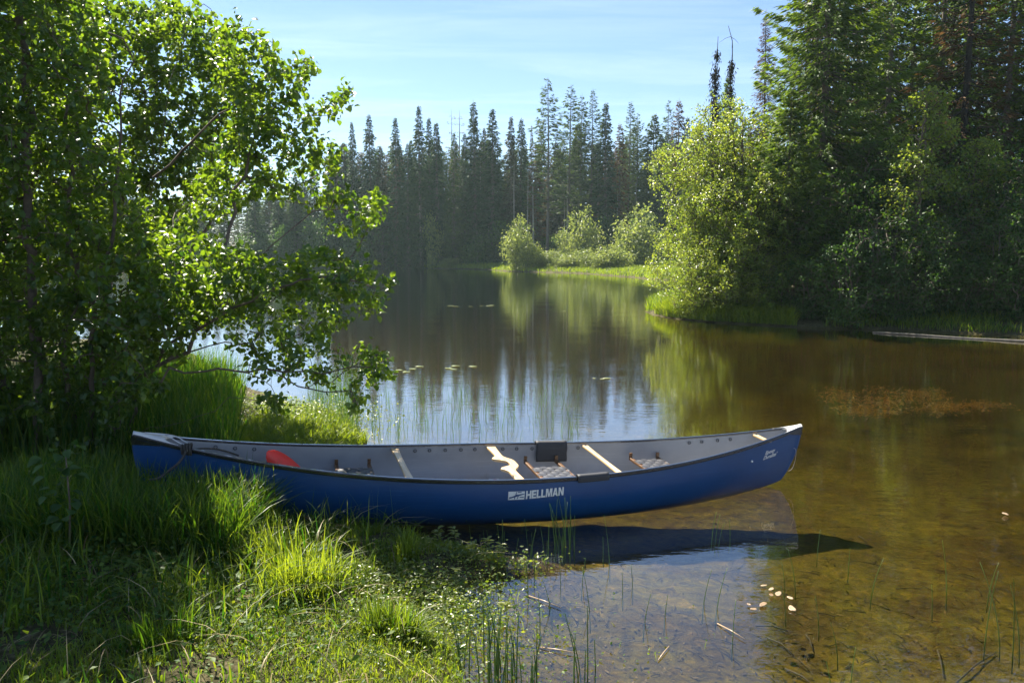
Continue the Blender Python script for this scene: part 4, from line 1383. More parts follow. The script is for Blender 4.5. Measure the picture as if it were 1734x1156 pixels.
# ---------------------------------------------------------------- right bank
r = np.random.RandomState(77)
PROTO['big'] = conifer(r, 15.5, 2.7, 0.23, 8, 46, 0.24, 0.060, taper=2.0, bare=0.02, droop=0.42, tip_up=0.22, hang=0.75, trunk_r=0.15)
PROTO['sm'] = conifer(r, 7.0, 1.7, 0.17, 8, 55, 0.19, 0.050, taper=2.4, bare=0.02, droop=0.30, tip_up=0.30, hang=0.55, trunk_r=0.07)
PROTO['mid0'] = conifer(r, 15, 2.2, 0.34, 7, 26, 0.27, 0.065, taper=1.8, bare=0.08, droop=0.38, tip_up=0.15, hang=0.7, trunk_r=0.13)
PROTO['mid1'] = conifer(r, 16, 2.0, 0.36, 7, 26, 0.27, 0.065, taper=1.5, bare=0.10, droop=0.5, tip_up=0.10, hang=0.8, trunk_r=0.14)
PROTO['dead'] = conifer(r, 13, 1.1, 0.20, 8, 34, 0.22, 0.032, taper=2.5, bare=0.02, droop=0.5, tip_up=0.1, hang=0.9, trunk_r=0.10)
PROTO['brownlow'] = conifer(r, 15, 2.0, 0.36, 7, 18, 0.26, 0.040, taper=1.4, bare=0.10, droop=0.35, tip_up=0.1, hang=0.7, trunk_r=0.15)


def on_bank(px, Y):
    X = (px - 867) / FPX * Y * 1.0 / (CT)   # close enough at mid heights
    X = (px - 867) / FPX * Y
    return X


def rb(px, Y, key, H0, H, wf, label, name='spruce_tree', cat='spruce', mats=None, grp=None):
    X = on_bank(px, Y)
    gz = float(ground_z([[X, Y]])[0])
    put_tree(name, PROTO[key], mats or (M['bark'], M['spruce']), (X, Y, gz - 0.05), (wf * 1.0, H / H0), r.rand() * 6.28, label, cat, grp)


rb(1388, 26.0, 'big', 15.5, 15.5, 1.0, 'tallest dense spruce on the point, its lit boughs drooping left over the shrubs')
rb(1330, 23.7, 'sm', 7.0, 6.3, 1.0, 'small bright-tipped spruce in front of the tallest spruce')
rb(1283, 38.0, 'dead', 13, 12.7, 1.0, 'thin brown dead spruce spire rising over the bright shrubs', 'dead_spruce', 'dead tree', (M['bark'], M['brown_needle']))
GR = 'tall conifers of the right-hand wood'
conf = [(1440, 30.5, 'mid0', 15, 15.5, 1.0), (1492, 28.5, 'mid1', 16, 15.0, 0.95), (1530, 32.0, 'mid0', 15, 16, 1.0), (1575, 30.0, 'mid1', 16, 16.5, 1.0), (1640, 32.0, 'mid0', 15, 15.5, 1.0),
        (1685, 27.0, 'mid1', 16, 14.5, 1.0), (1735, 28.5, 'mid0', 15, 13.5, 1.0), (1790, 26.0, 'mid1', 16, 14, 1), (1860, 27.5, 'mid0', 15, 14, 1.1), (1350, 33.0, 'mid1', 16, 14.0, 0.8),
        (1410, 36.0, 'mid0', 15, 16, 1.1), (1480, 37.0, 'mid1', 16, 17, 1.1), (1560, 37, 'mid0', 15, 16, 1.2), (1620, 38, 'mid1', 16, 18, 1.2), (1700, 37, 'mid0', 15, 17, 1.2), (1770, 36, 'mid1', 16, 16, 1.2),
        (1850, 35, 'mid0', 15, 16, 1.2), (1950, 33, 'mid1', 16, 15, 1.2), (1950, 26, 'mid0', 15, 13, 1.1), (2080, 27, 'mid1', 16, 14, 1.1)]
clab = ['conifer right behind the tallest spruce, crown tops out of view', 'dark conifer just right of the tallest spruce', 'conifer deep in the wood behind the bright sapling', 'tall conifer right of the bright sapling',
        'conifer behind the brown-limbed tree', 'dark conifer near the right edge, standing at the front', 'conifer cut by the right edge of the view']
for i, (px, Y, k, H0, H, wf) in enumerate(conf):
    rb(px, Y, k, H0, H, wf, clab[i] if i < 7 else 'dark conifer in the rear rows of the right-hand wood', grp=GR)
rb(1615, 26.6, 'brownlow', 15, 15, 1.0, 'tall tree with a bare dark trunk and brown dead limbs at the right', 'spruce_tree', 'spruce', (M['black_bark'], M['brown_needle']))
for px_, Y_, H_ in ((1365, 28.5, 12), (1460, 33, 14), (1590, 34, 15)):
    rb(px_, Y_, 'brownlow', 15, H_, 0.85, 'half-dead conifer with rust brown branches inside the right-hand wood', 'spruce_tree', 'spruce', (M['bark'], M['brown_needle']), 'half-dead conifers in the right-hand wood')


def snag(px, py_top, Y, label, lumps, hook):
    top = at_depth(px, py_top, Y); gz = float(ground_z([[top[0], Y]])[0]); H = top[2] - gz
    root = empty('dead_snag', (top[0], Y, gz)); tag(root, label, 'dead tree', 'black dead snags above the bright shrubs')
    rr = np.random.RandomState(int(px))
    a = Acc(); z = np.linspace(-0.2, H, 20)
    x = 0.05 * np.sin(z * 1.7) + hook * np.clip((z - H * 0.9) / (H * 0.1), 0, 1) ** 2
    P = np.stack([x, 0.04 * np.cos(z * 1.1), z], -1)
    a.tube(P, np.linspace(0.12, 0.012, 20), 6)
    link('trunk', a.mesh('trunk'), root, M['black_bark'])
    lv = Acc(); Ps = []
    for (f, s) in lumps:
        c = np.array([np.interp(f * H, z, x), 0, f * H]); n = int(260 * s)
        Ps.append(c + rr.randn(n, 3) * [0.10 * s + .03, 0.08 * s + .03, 0.36 * s])
    P = np.concatenate(Ps); n = len(P)
    d = rr.randn(n, 3) * 0.4; d[:, 2] -= 1
    V, F, k = leaf_quads(P, d, rr.randn(n, 3), 0.12 + 0.12 * rr.rand(n), np.full(n, 0.05), False)
    lv.V.append(V); lv.var.append(np.repeat(rr.rand(n), k)); lv.n = len(V); lv.F[3] = F
    for q in range(9):
        f = 0.72 + 0.26 * rr.rand(); c = np.array([np.interp(f * H, z, x), 0, f * H]); e = c + [rr.randn() * 0.2, rr.randn() * 0.1, -0.15 - 0.2 * rr.rand()]
        lv.tube([c, (c + e) / 2 + [0, 0, 0.05], e], [0.012, 0.008, 0.004], 4)
    link('lichen_tufts', lv.mesh('lichen_tufts', False), root, M['black_needle'])


snag(1214, 62, 40, 'black snag with matted dead lichen, left one above the shrubs', [(0.93, 0.35), (0.86, 0.7), (0.80, 0.8), (0.74, 1.0), (0.68, 1.0), (0.62, 1.0)], 0.02)
snag(1241, 44, 40, 'thin hooked black snag between the left snag and the brown spire', [(0.86, 0.4), (0.83, 0.5), (0.77, 0.35), (0.7, 0.2)], -0.22)
rb(1224, 42, 'sm', 7.0, 11.0, 0.9, 'dark conifer tip peeping out behind the two black snags')

# bright broadleaf shrubs on the point
for i, (H, W) in enumerate([(6.6, 1.9), (4.0, 1.7), (5.2, 1.6)]):
    PROTO['br%d' % i] = broadleaf(np.random.RandomState(50 + i), H, W, 900, 16, 0.085, stems=5, base_frac=0.05, lobes=16)
shr = [(1228, 25.4, 'br0', 1.1, 1.0, 'tallest bright yellow-green broadleaf tree on the point'), (1180, 25.2, 'br1', 0.78, 1.0, 'bright leafy bush at the tip of the point over the water'),
       (1256, 25.4, 'br2', 0.9, 1.05, 'bright leafy tree tucked against the small spruce'), (1180, 24.2, 'br1', 0.7, 0.6, 'low bright bush at the water edge of the point'),
       (1250, 23.8, 'br1', 0.8, 0.65, 'mid-height leafy bush before the tallest bright tree'), (1205, 25.9, 'br2', 1.0, 0.95, 'rounded bright leafy tree on the left flank of the point'), (1262, 24.0, 'br2', 0.9, 0.8, 'bright leafy shrub in the middle of the point thicket'), (1305, 23.6, 'br1', 0.7, 0.5, 'low leafy bush right of the point, half in shade')]
for px, Y, k, wf, hf, lab in shr:
    X = on_bank(px, Y); gz = float(ground_z([[X, Y]])[0])
    put_tree('broadleaf_tree' if hf == 1 else 'broadleaf_bush', PROTO[k], (M['alder_bark'], M['shrub_leaf']), (X, Y, gz - 0.05), (wf, hf), r.rand() * 6.28, lab, 'tree' if hf == 1 else 'bush', 'bright shrubs on the point')
PROTO['sap'] = broadleaf(np.random.RandomState(61), 7.0, 0.95, 430, 14, 0.10, stems=3, stout=0.005, base_frac=0.22, lobes=9)
PROTO['under0'] = broadleaf(np.random.RandomState(62), 2.2, 1.3, 300, 13, 0.09, stems=4, base_frac=0.03, lobes=9)
PROTO['under1'] = broadleaf(np.random.RandomState(63), 3.4, 1.4, 340, 13, 0.09, stems=3, base_frac=0.06, lobes=9)
rb(1552, 22.4, 'sap', 7.0, 6.3, 1.0, 'slim broadleaf sapling with bright top leaves before the dark wood', 'broadleaf_tree', 'tree', (M['alder_bark'], M['shrub_leaf']))
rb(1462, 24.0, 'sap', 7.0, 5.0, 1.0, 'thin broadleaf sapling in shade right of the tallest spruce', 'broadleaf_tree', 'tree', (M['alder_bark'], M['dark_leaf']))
rb(1640, 22.9, 'sap', 7.0, 4.9, 0.9, 'shaded broadleaf sapling near the brown-limbed tree', 'broadleaf_tree', 'tree', (M['alder_bark'], M['shrub_leaf']))
GD = 'dark bushes along the right-hand bank'
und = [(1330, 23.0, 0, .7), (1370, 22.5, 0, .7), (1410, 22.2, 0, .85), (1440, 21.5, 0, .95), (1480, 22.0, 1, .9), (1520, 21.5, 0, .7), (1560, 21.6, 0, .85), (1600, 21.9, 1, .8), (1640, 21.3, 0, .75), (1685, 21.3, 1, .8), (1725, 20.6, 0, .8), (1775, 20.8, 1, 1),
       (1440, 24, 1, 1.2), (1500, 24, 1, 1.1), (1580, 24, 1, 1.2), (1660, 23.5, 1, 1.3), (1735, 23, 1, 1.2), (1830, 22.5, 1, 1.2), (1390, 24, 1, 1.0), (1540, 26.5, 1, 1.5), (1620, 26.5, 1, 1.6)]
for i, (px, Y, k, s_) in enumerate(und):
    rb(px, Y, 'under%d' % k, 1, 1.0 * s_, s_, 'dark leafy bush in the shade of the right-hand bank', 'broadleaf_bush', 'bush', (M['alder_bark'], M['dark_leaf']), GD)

# leaning pale dead trunk with bare limbs
root = empty('dead_tree', (on_bank(1497, 22.8), 22.8, 0.2)); tag(root, 'pale leaning dead trunk with bare grey limbs at the shaded bank', 'dead tree')
a = Acc(); b0 = np.array([0, 0, -0.1]); t1 = np.array([0.55, 0.3, 3.6])
a.tube([b0, b0 + (t1 - b0) * .3 + [0.05, 0, 0], b0 + (t1 - b0) * .65, t1], [0.06, 0.05, 0.035, 0.012], 7); link('trunk', a.mesh('trunk'), root, M['bark'])
rr = np.random.RandomState(3)
for q in range(16):
    f = 0.25 + 0.7 * rr.rand(); c = b0 + (t1 - b0) * f; sg = rr.choice([-1, 1]); ln = 0.6 + 1.0 * rr.rand()
    e = c + np.array([sg * ln, rr.randn() * 0.3, 0.25 * rr.randn() + 0.05])
    a = Acc(); m1 = (c + e) / 2 + [0, 0, 0.12 * rr.randn()]
    a.tube([c, m1, e], [0.014, 0.009, 0.004], 5)
    for w_ in range(3):
        f2 = 0.4 + 0.5 * rr.rand(); c2 = c + (e - c) * f2; a.tube([c2, c2 + np.array([sg * 0.25, 0, rr.randn() * 0.2])], [0.006, 0.003], 4)
    link('limb', a.mesh('limb'), root, M['bark'])

# log in the water by the right bank
p0 = on_ground(1478, 563.5); p1 = on_ground(1800, 583)
a = Acc(); t = np.linspace(0, 1, 14)
P = p0[None] * (1 - t[:, None]) + p1[None] * t[:, None]; P[:, 2] = 0.012 + 0.008 * np.sin(t * 9)
a.tube(P, np.linspace(0.02, 0.035, 14), 10)
tag(link('fallen_log', a.mesh('fallen_log'), None, M['log_wood']), 'long weathered grey log lying in the water along the right bank', 'log')

# ---------------------------------------------------------------- grass
def blades(acc, P, H, W, bend, r, hue, seg=4, az=None):
    """curved tapering blades rooted at P"""
    n = len(P)
    az = r.rand(n) * 6.283 if az is None else az
    d = np.stack([np.cos(az), np.sin(az), np.zeros(n)], 1)
    s = np.stack([-np.sin(az), np.cos(az), np.zeros(n)], 1)
    tw = r.randn(n) * 0.7
    s = s * np.cos(tw)[:, None] + d * np.sin(tw)[:, None]
    rows = []
    for k in range(seg + 1):
        f = k / seg
        c = P + np.array([0, 0, 1.0]) * (H * (f - 0.35 * np.clip(bend, 0, 1.6) * f ** 2.4))[:, None] + d * (H * bend * 0.75 * f ** 1.9)[:, None]
        w = W * (1 - f) ** 0.7 * (0.6 + 0.8 * min(1, f * 3))
        if k < seg:
            rows += [c - s * w[:, None] / 2, c + s * w[:, None] / 2]
        else:
            rows += [c]
    V = np.stack(rows, 1); m_ = V.shape[1]
    base = (np.arange(n) * m_)[:, None, None]
    f4 = np.array([[2 * k, 2 * k + 1, 2 * k + 3, 2 * k + 2] for k in range(seg - 1)])
    f3 = np.array([[2 * seg - 2, 2 * seg - 1, 2 * seg]])
    b = acc.n
    acc.V.append(V.reshape(-1, 3)); acc.var.append(np.repeat(hue, m_)); acc.n += n * m_
    acc.F.setdefault(4, []).append((f4[None] + base).reshape(-1, 4) + b); acc.F.setdefault(3, []).append((f3[None] + base).reshape(-1, 3) + b)


rg = np.random.RandomState(99)


def scatter(n, x0, x1, y0, y1, cond=None):
    P = np.stack([x0 + rg.rand(n) * (x1 - x0), y0 + rg.rand(n) * (y1 - y0)], 1)
    z = ground_z(P)
    ok = z > 0.0
    if cond is not None: ok &= cond(P, z)
    return np.c_[P, z - 0.004][ok]


def canoe_clear(P):
    """true where the point is not under the canoe"""
    q = P - np.array([CX, CY]); c, s = math.cos(-YAW), math.sin(-YAW)
    lx = q[:, 0] * c - q[:, 1] * s; ly = q[:, 0] * s + q[:, 1] * c
    sn = lx / (CL / 2)
    w = np.where(np.abs(sn) < 1, CB / 2 * (1 - np.clip(np.abs(sn), 0, 1) ** PW) * 0.85, 0)
    return ~((np.abs(ly) < w) & (np.abs(sn) < 1))


acc = Acc()
# short turf everywhere on the near bank
P = scatter(190000, -4.2, 1.0, 2.7, 7.2, lambda P, z: canoe_clear(P) & (wobble(P, 5, 11) + 0.5 * wobble(P, 14, 12) > -0.32))
n = len(P); blades(acc, P, 0.02 + 0.075 * rg.rand(n) ** 1.8 * np.clip(0.8 + 0.5 * wobble(P, 4, 32), 0.3, 1.3), 0.0035 + 0.002 * rg.rand(n), 0.3 + 0.9 * rg.rand(n), rg, np.clip(0.68 + 0.3 * wobble(P, 3, 13) + 0.22 * rg.randn(n), 0, 1), 3)
# taller grass: towards the left and towards the canoe
def tall_cond(P, z):
    left = np.clip((-0.55 - P[:, 0]) / 1.0, 0, 1); near = np.clip((P[:, 1] - 3.9) / 0.7, 0, 1)
    pr = np.clip(left * 0.8 + 0.6 * near * left + 0.05, 0, 1) * np.clip(0.55 + 0.9 * wobble(P, 4, 14), 0.05, 1)
    return canoe_clear(P) & (rg.rand(len(P)) < pr)
P = scatter(26000, -5.5, 0.3, 2.8, 6.4, tall_cond)
n = len(P); hgt = (0.08 + 0.34 * rg.rand(n) ** 1.8) * np.clip(0.65 + 0.35 * wobble(P, 2.5, 15), 0.4, 1.1)
blades(acc, P, hgt, 0.006 + 0.005 * rg.rand(n), 0.15 + 1.5 * rg.rand(n) ** 1.6, rg, np.clip(0.42 + 0.35 * rg.randn(n), 0, 1), 5)
P = scatter(9000, -3.3, -1.55, 4.5, 5.6, lambda P, z: canoe_clear(P))
n = len(P); blades(acc, P, 0.22 + 0.30 * rg.rand(n), 0.006 + 0.005 * rg.rand(n), 0.15 + 0.9 * rg.rand(n), rg, np.clip(0.3 + 0.25 * rg.randn(n), 0, 1), 5)
# long grass behind the bow, tall sedge
P = scatter(22000, -5.6, -2.0, 6.3, 10.8, lambda P, z: canoe_clear(P) & (P[:, 0] / P[:, 1] < -0.335 + 0.02 * wobble(P, 5, 31)))
n = len(P); blades(acc, P, 0.30 + 0.45 * rg.rand(n), 0.006 + 0.005 * rg.rand(n), 0.1 + 0.5 * rg.rand(n), rg, np.clip(0.2 + 0.25 * rg.randn(n), 0, 1), 5)  # low hue darkens these blades in place of shade behind the bow
# bright low green behind the canoe rail
P = scatter(26000, -2.7, -0.9, 6.2, 9.4, lambda P, z: canoe_clear(P))
n = len(P); blades(acc, P, 0.06 + 0.12 * rg.rand(n), 0.006 + 0.006 * rg.rand(n), 0.3 + 0.9 * rg.rand(n), rg, np.clip(0.8 + 0.2 * rg.randn(n), 0, 1), 4)
dry = Acc()
P = scatter(1000, -4.5, 0.5, 2.8, 6.2, lambda P, z: canoe_clear(P))
n = len(P); blades(dry, P, 0.05 + 0.28 * rg.rand(n) ** 1.6, 0.003 + 0.004 * rg.rand(n), 0.6 + 1.6 * rg.rand(n), rg, rg.rand(n), 4)
tag(link('dry_grass', dry.mesh('dry_grass'), None, M['straw']), 'dead straw-coloured blades among the green grass', 'dry grass', kind='stuff')
tag(link('grass', acc.mesh('grass'), None, M['grass']), 'green grass covering the near bank', 'grass', kind='stuff')

# grass clumps one can pick out
GT = 'big grass clumps before the canoe'
clumps = [((372, 905), 0.42, 260, 0.11, 'tall bright grass clump standing before the bow of the canoe', 0.85), ((522, 975), 0.30, 900, 0.26, 'broad bushy sunlit grass clump in front of the canoe', 0.8),
          ((655, 1065), 0.24, 420, 0.10, 'upright grass clump at the water edge, left of the white-speckled plants', 0.6), ((445, 925), 0.26, 240, 0.10, 'dark grass clump between the two bright ones', 0.3),
          ((690, 940), 0.20, 170, 0.08, 'small yellow-green grass clump by the shaded water', 0.9), ((270, 1120), 0.22, 260, 0.12, 'shaded grass clump at the bottom of the bank, left', 0.3), ((300, 860), 0.36, 260, 0.14, 'arching grass clump against the bow of the canoe', 0.5)]
for (px, py), hh, nb_, rad, lab, hue in clumps:  # hue paints sunlit clumps pale and shaded clumps dark
    c = on_ground(px, py, 0.1); cz = float(ground_z([c[:2]])[0])
    root = Acc(); sub = rg.randn(5, 2) * rad * 0.55; nb_ = int(nb_ * 1.3)
    q = sub[rg.randint(5, size=nb_)] + rg.randn(nb_, 2) * rad * 0.30
    P = np.c_[q, np.zeros(nb_)]
    zz = ground_z(q + c[:2]) - cz; P[:, 2] = np.maximum(zz, -0.1)
    az = np.arctan2(q[:, 1], q[:, 0]) + rg.randn(nb_) * 1.1
    blades(root, P, hh * (0.30 + 0.75 * rg.rand(nb_) ** 1.2), 0.004 + 0.005 * rg.rand(nb_), 0.1 + 1.4 * rg.rand(nb_) ** 1.5, rg, np.clip(hue + 0.18 * rg.randn(nb_), 0, 1), 6, az)
    if nb_ < 300 and hh > 0.3:
        for k in range(5):
            b0 = np.array([rg.randn() * 0.05, rg.randn() * 0.05, 0]); e = b0 + [rg.randn() * 0.07, rg.randn() * 0.05, hh * (1.15 + .2 * rg.rand())]
            root.tube([b0, (b0 + e) / 2 + [0.01, 0, 0.01], e], [0.0018, 0.0015, 0.001], 4, var=0.9)
            m_ = 26; t_ = 0.8 + 0.2 * rg.rand(m_); pp = b0 + (e - b0) * t_[:, None] + rg.randn(m_, 3) * 0.004
            V, F, kk = leaf_quads(pp, rg.randn(m_, 3) * .4 + [0, 0, 1.0], rg.randn(m_, 3), np.full(m_, 0.014), np.full(m_, 0.004), False)
            b_ = root.n; root.V.append(V); root.var.append(np.full(len(V), 1.0)); root.n += len(V); root.F.setdefault(3, []).append(F[0] + b_)
    o = link('grass_clump', root.mesh('grass_clump'), None, M['grass']); o.location = (c[0], c[1], cz - 0.01)
    tag(o, lab, 'grass clump', GT)

# grass fringe of the point and the grassy strip beyond
acc = Acc()
P = scatter(60000, 3.2, 7.6, 20.5, 26.5, lambda P, z: z < 0.5)
n = len(P); blades(acc, P, 0.22 + 0.40 * rg.rand(n), 0.014 + 0.012 * rg.rand(n), 0.2 + 0.9 * rg.rand(n), rg, np.clip(0.8 + 0.25 * rg.randn(n), 0, 1), 3)  # high hue paints this skirt of grass as if sunlit
P = scatter(90000, 3.4, 20, 18.5, 34, lambda P, z: (z < 0.36) & (wobble(P, 2.2, 41) > -0.25))
n = len(P); hg_ = np.where(P[:, 0] < 9, 1.0, 0.7)
blades(acc, P, (0.18 + 0.35 * rg.rand(n)) * hg_, 0.012 + 0.012 * rg.rand(n), 0.2 + 0.8 * rg.rand(n), rg, np.clip(0.55 + 0.3 * rg.randn(n), 0, 1), 3)
tag(link('point_grass', acc.mesh('point_grass'), None, M['grass']), 'long grass fringing the point and the right-hand bank', 'grass', kind='stuff')
acc = Acc()
P = scatter(60000, -3, 34, 55, 108, lambda P, z: z < 1.4)
n = len(P); blades(acc, P, 0.15 + 0.30 * rg.rand(n), 0.05 + 0.06 * rg.rand(n), 0.2 + 0.8 * rg.rand(n), rg, np.clip(0.6 + 0.3 * rg.randn(n), 0, 1), 2)
P = scatter(30000, -45, 3, 108, 128, lambda P, z: z < 0.8)
n = len(P); blades(acc, P, 0.2 + 0.5 * rg.rand(n), 0.06 + 0.06 * rg.rand(n), 0.2 + 0.8 * rg.rand(n), rg, np.clip(0.2 + 0.3 * rg.randn(n), 0, 1), 2)
tag(link('far_grass', acc.mesh('far_grass'), None, M['far_grass']), 'bright grass strip along the far shore', 'grass', kind='stuff')

# waterside plants with small shiny leaves
acc = Acc()


def small_plants(n, cx, cy, sx, sy, hmax, lw):
    P = np.stack([cx + rg.randn(n) * sx, cy + rg.randn(n) * sy], 1)
    z = ground_z(P); P3 = np.c_[P, np.maximum(z, 0) + hmax * rg.rand(n)]
    d = rg.randn(n, 3); d[:, 2] *= 0.35
    nn = rg.randn(n, 3) * 0.45; nn[:, 2] += 1
    L_ = lw * (0.6 + 0.8 * rg.rand(n))
    V, F, k = leaf_quads(P3, d, nn, L_, L_ * 0.6, False, 0.15)
    b = acc.n; acc.V.append(V); acc.var.append(np.repeat(rg.rand(n), k)); acc.n += len(V); acc.F.setdefault(3, []).append(F[0] + b)
    m_ = n // 6
    k = rg.choice(n, m_); q = P3[k].copy(); q[:, 2] = np.maximum(z[k], -0.02)
    blades(acc, q, np.maximum(P3[k, 2] - q[:, 2], 0.02) * 1.1, np.full(m_, 0.003), 0.2 + 0.3 * rg.rand(m_), rg, rg.rand(m_), 2)


c = on_ground(735, 1050); small_plants(3600, c[0], c[1], 0.22, 0.28, 0.10, 0.020)
c = on_ground(690, 1010); small_plants(1800, c[0], c[1], 0.20, 0.12, 0.10, 0.020)
c = on_ground(800, 960); small_plants(900, c[0], c[1], 0.22, 0.08, 0.09, 0.024)
c = on_ground(500, 715); small_plants(5500, c[0], c[1], 0.42, 0.45, 0.14, 0.030)
tag(link('waterside_plants', acc.mesh('waterside_plants'), None, M['wet_leaf']), 'carpet of small shiny-leaved plants at the water edge', 'plants', kind='stuff')

acc = Acc()
for (px_, py_, n_, sx_, sy_, h_, l_) in ((600, 1120, 2600, .5, .35, .03, .018), (420, 1060, 2200, .5, .4, .06, .024), (120, 1050, 3000, .6, .5, .10, .035), (560, 900, 1200, .4, .2, .10, .022), (250, 950, 2200, .5, .4, .14, .03)):
    c = on_ground(px_, py_); small_plants(n_, c[0], c[1], sx_, sy_, h_, l_)
tag(link('ground_weeds', acc.mesh('ground_weeds'), None, M['ground_weed']), 'low broadleaf weeds growing through the bank grass', 'weeds', kind='stuff')

# little leafy sprigs standing at the shore
GS = 'leafy sprigs at the shore before the canoe'
for px, py, hh in ((848, 962, 0.13), (826, 958, 0.14), (800, 968, 0.15), (770, 955, 0.17), (742, 950, 0.14), (855, 1045, 0.09), (770, 1005, 0.16)):
    c = on_ground(px, py); gz = max(-0.03, float(ground_z([c[:2]])[0]))
    a = Acc(); a.tube([(0, 0, -0.02), (0.01, 0, hh * .5), (0, 0.005, hh)], [0.0022, 0.002, 0.0015], 5)
    m_ = 16; az = rg.rand(m_) * 6.28; zz = hh * (0.45 + 0.55 * rg.rand(m_) ** .6)
    V, F, k = leaf_quads(np.stack([0 * az, 0 * az, zz], 1), np.stack([np.cos(az), np.sin(az), 0.25 + 0 * az], 1), np.tile([0, 0, 1.0], (m_, 1)) + rg.randn(m_, 3) * .2, np.full(m_, 0.045), np.full(m_, 0.016), True)
    b = a.n; a.V.append(V); a.var.append(np.full(len(V), 0.9)); a.n += len(V)
    for f in F: a.F.setdefault(f.shape[1], []).append(f + b)
    o = link('leafy_sprig', a.mesh('leafy_sprig'), None, M['wet_leaf']); o.location = (c[0], c[1], max(gz, -0.02))
    tag(o, 'small leafy sprig standing at the water edge before the canoe', 'plant', GS)

# shaded sapling at the left
for px, py, hh, lab in ((118, 955, 0.62, 'small broadleaf sapling with pale round leaves in the shade left of the bow'),):
    c = on_ground(px, py, 0.2); gz = float(ground_z([c[:2]])[0])
    root = empty('sapling', (c[0], c[1], gz)); tag(root, lab, 'sapling')
    a = Acc(); a.tube([(0, 0, -0.02), (0.02, 0, hh * .5), (0, 0.02, hh)], [0.006, 0.005, 0.003], 6); link('stem', a.mesh('stem'), root, M['alder_bark'])
    a = Acc(); m_ = 46; az = rg.rand(m_) * 6.28; zz = hh * (0.35 + 0.7 * rg.rand(m_)); q = 0.02 + 0.10 * rg.rand(m_)
    V, F, k = leaf_quads(np.stack([q * np.cos(az), q * np.sin(az), zz], 1), np.stack([np.cos(az), np.sin(az), -0.2 + 0.3 * rg.randn(m_)], 1), np.tile([0, 0, 1.0], (m_, 1)) + rg.randn(m_, 3) * .35, 0.05 + 0.03 * rg.rand(m_), 0.04 + 0.02 * rg.rand(m_), True)
    a.V.append(V); a.var.append(np.repeat(rg.rand(m_), k)); a.n += len(V)
    for f in F: a.F.setdefault(f.shape[1], []).append(f)
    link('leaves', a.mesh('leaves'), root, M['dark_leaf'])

# ---------------------------------------------------------------- rushes in the water
def rush(px, py_base, h, bend, name_lab, grp, w=0.0035, kink=False):
    c = on_ground(px, py_base)
    a = Acc(); az = rg.rand() * 6.28; t = np.linspace(0, 1, 7)
    P = np.stack([math.cos(az) * bend * h * t ** 2, math.sin(az) * bend * h * t ** 2, -0.12 + (h + 0.12) * t], -1)
    if kink: P[-2:, 2] -= h * 0.25; P[-1, 0] += h * 0.35
    a.tube(P, np.linspace(w, w * 0.4, 7), 5, var=rg.rand())
    o = link('rush_stem', a.mesh('rush_stem'), None, M['sedge']); o.location = c
    tag(o, name_lab, 'rush', grp)


GN = 'rush stems in the shallow water before the canoe'
LN = 'thin green rush stem standing in the shallow water before the canoe'
tops = [(1033, 953, .30), (1022, 930, .08), (1205, 905, .16), (1211, 907, .15), (1237, 905, .12), (1218, 900, .07), (1348, 982, .20), (1384, 930, .12), (1437, 955, .11), (1475, 997, .18), (1604, 1000, .30), (1673, 1002, .18), (1580, 1015, .10), (1695, 1080, .35),
        (1716, 1100, .42), (1668, 1080, .36), (1728, 1090, .30), (985, 985, .16), (950, 990, .12), (905, 975, .15), (1000, 1035, .22), (1090, 1050, .16), (1125, 1040, .12), (1190, 1020, .20), (1212, 1030, .22), (1240, 1080, .18), (1330, 980, .10), (1332, 1025, .12),
        (1388, 1048, .12), (1420, 1095, .13), (1440, 1150, .16), (1410, 1165, .14), (880, 1040, .14), (915, 1060, .20), (845, 1020, .18), (868, 1000, .10), (1055, 1000, .1), (1072, 990, .12), (895, 1010, .24), (935, 1030, .2)]
for px, py, h in tops:
    rush(px, py, h, 0.1 + 0.4 * rg.rand(), LN, GN, 0.003)
GC = 'rush stems close in front of the hull'
for i in range(16):
    rush(940 + 34 * rg.rand(), 905 + 30 * rg.rand(), 0.12 + 0.20 * rg.rand(), 0.3 * rg.rand(), 'rush stem in the green cluster right in front of the hull lettering', GC, 0.0032)
for i in range(22):
    rush(760 + 200 * rg.rand(), 915 + 45 * rg.rand(), 0.06 + 0.14 * rg.rand(), 0.3 * rg.rand(), 'rush stem in the dark water shaded by the hull', 'rush stems in the shade of the hull', 0.003)
for i in range(34):
    px = 780 + 140 * rg.rand(); py = 1120 + 75 * rg.rand()
    rush(px, py, 0.14 + 0.20 * rg.rand(), 0.25 * rg.rand(), 'bright green rush stem in the thicket at the bottom centre', 'rush stems at the bottom centre', 0.0042)
for i in range(7):
    rush(965 + 45 * rg.rand(), 1130 + 40 * rg.rand(), 0.14 + 0.22 * rg.rand(), 0.3 * rg.rand(), 'rush stem right of the bottom thicket among broken pale stalks', 'rush stems by the broken stalks', 0.004)
for (x0, y0, x1, y1) in ((915, 1095, 985, 1107), (1115, 1117, 1133, 1093), (1215, 1055, 1262, 1082), (895, 1008, 950, 1028)):
    a = Acc(); A0 = on_ground(x0, y0, 0.006); A1 = on_ground(x1, y1, 0.01)
    a.tube([A0, (A0 + A1) / 2 + [0, 0, 0.004], A1], [0.0035, 0.003, 0.002], 5, var=1.0)
    tag(link('broken_stalk', a.mesh('broken_stalk'), None, M['floating']), 'pale broken stalk floating on the water at the bottom centre', 'stalk', 'pale broken stalks on the water')

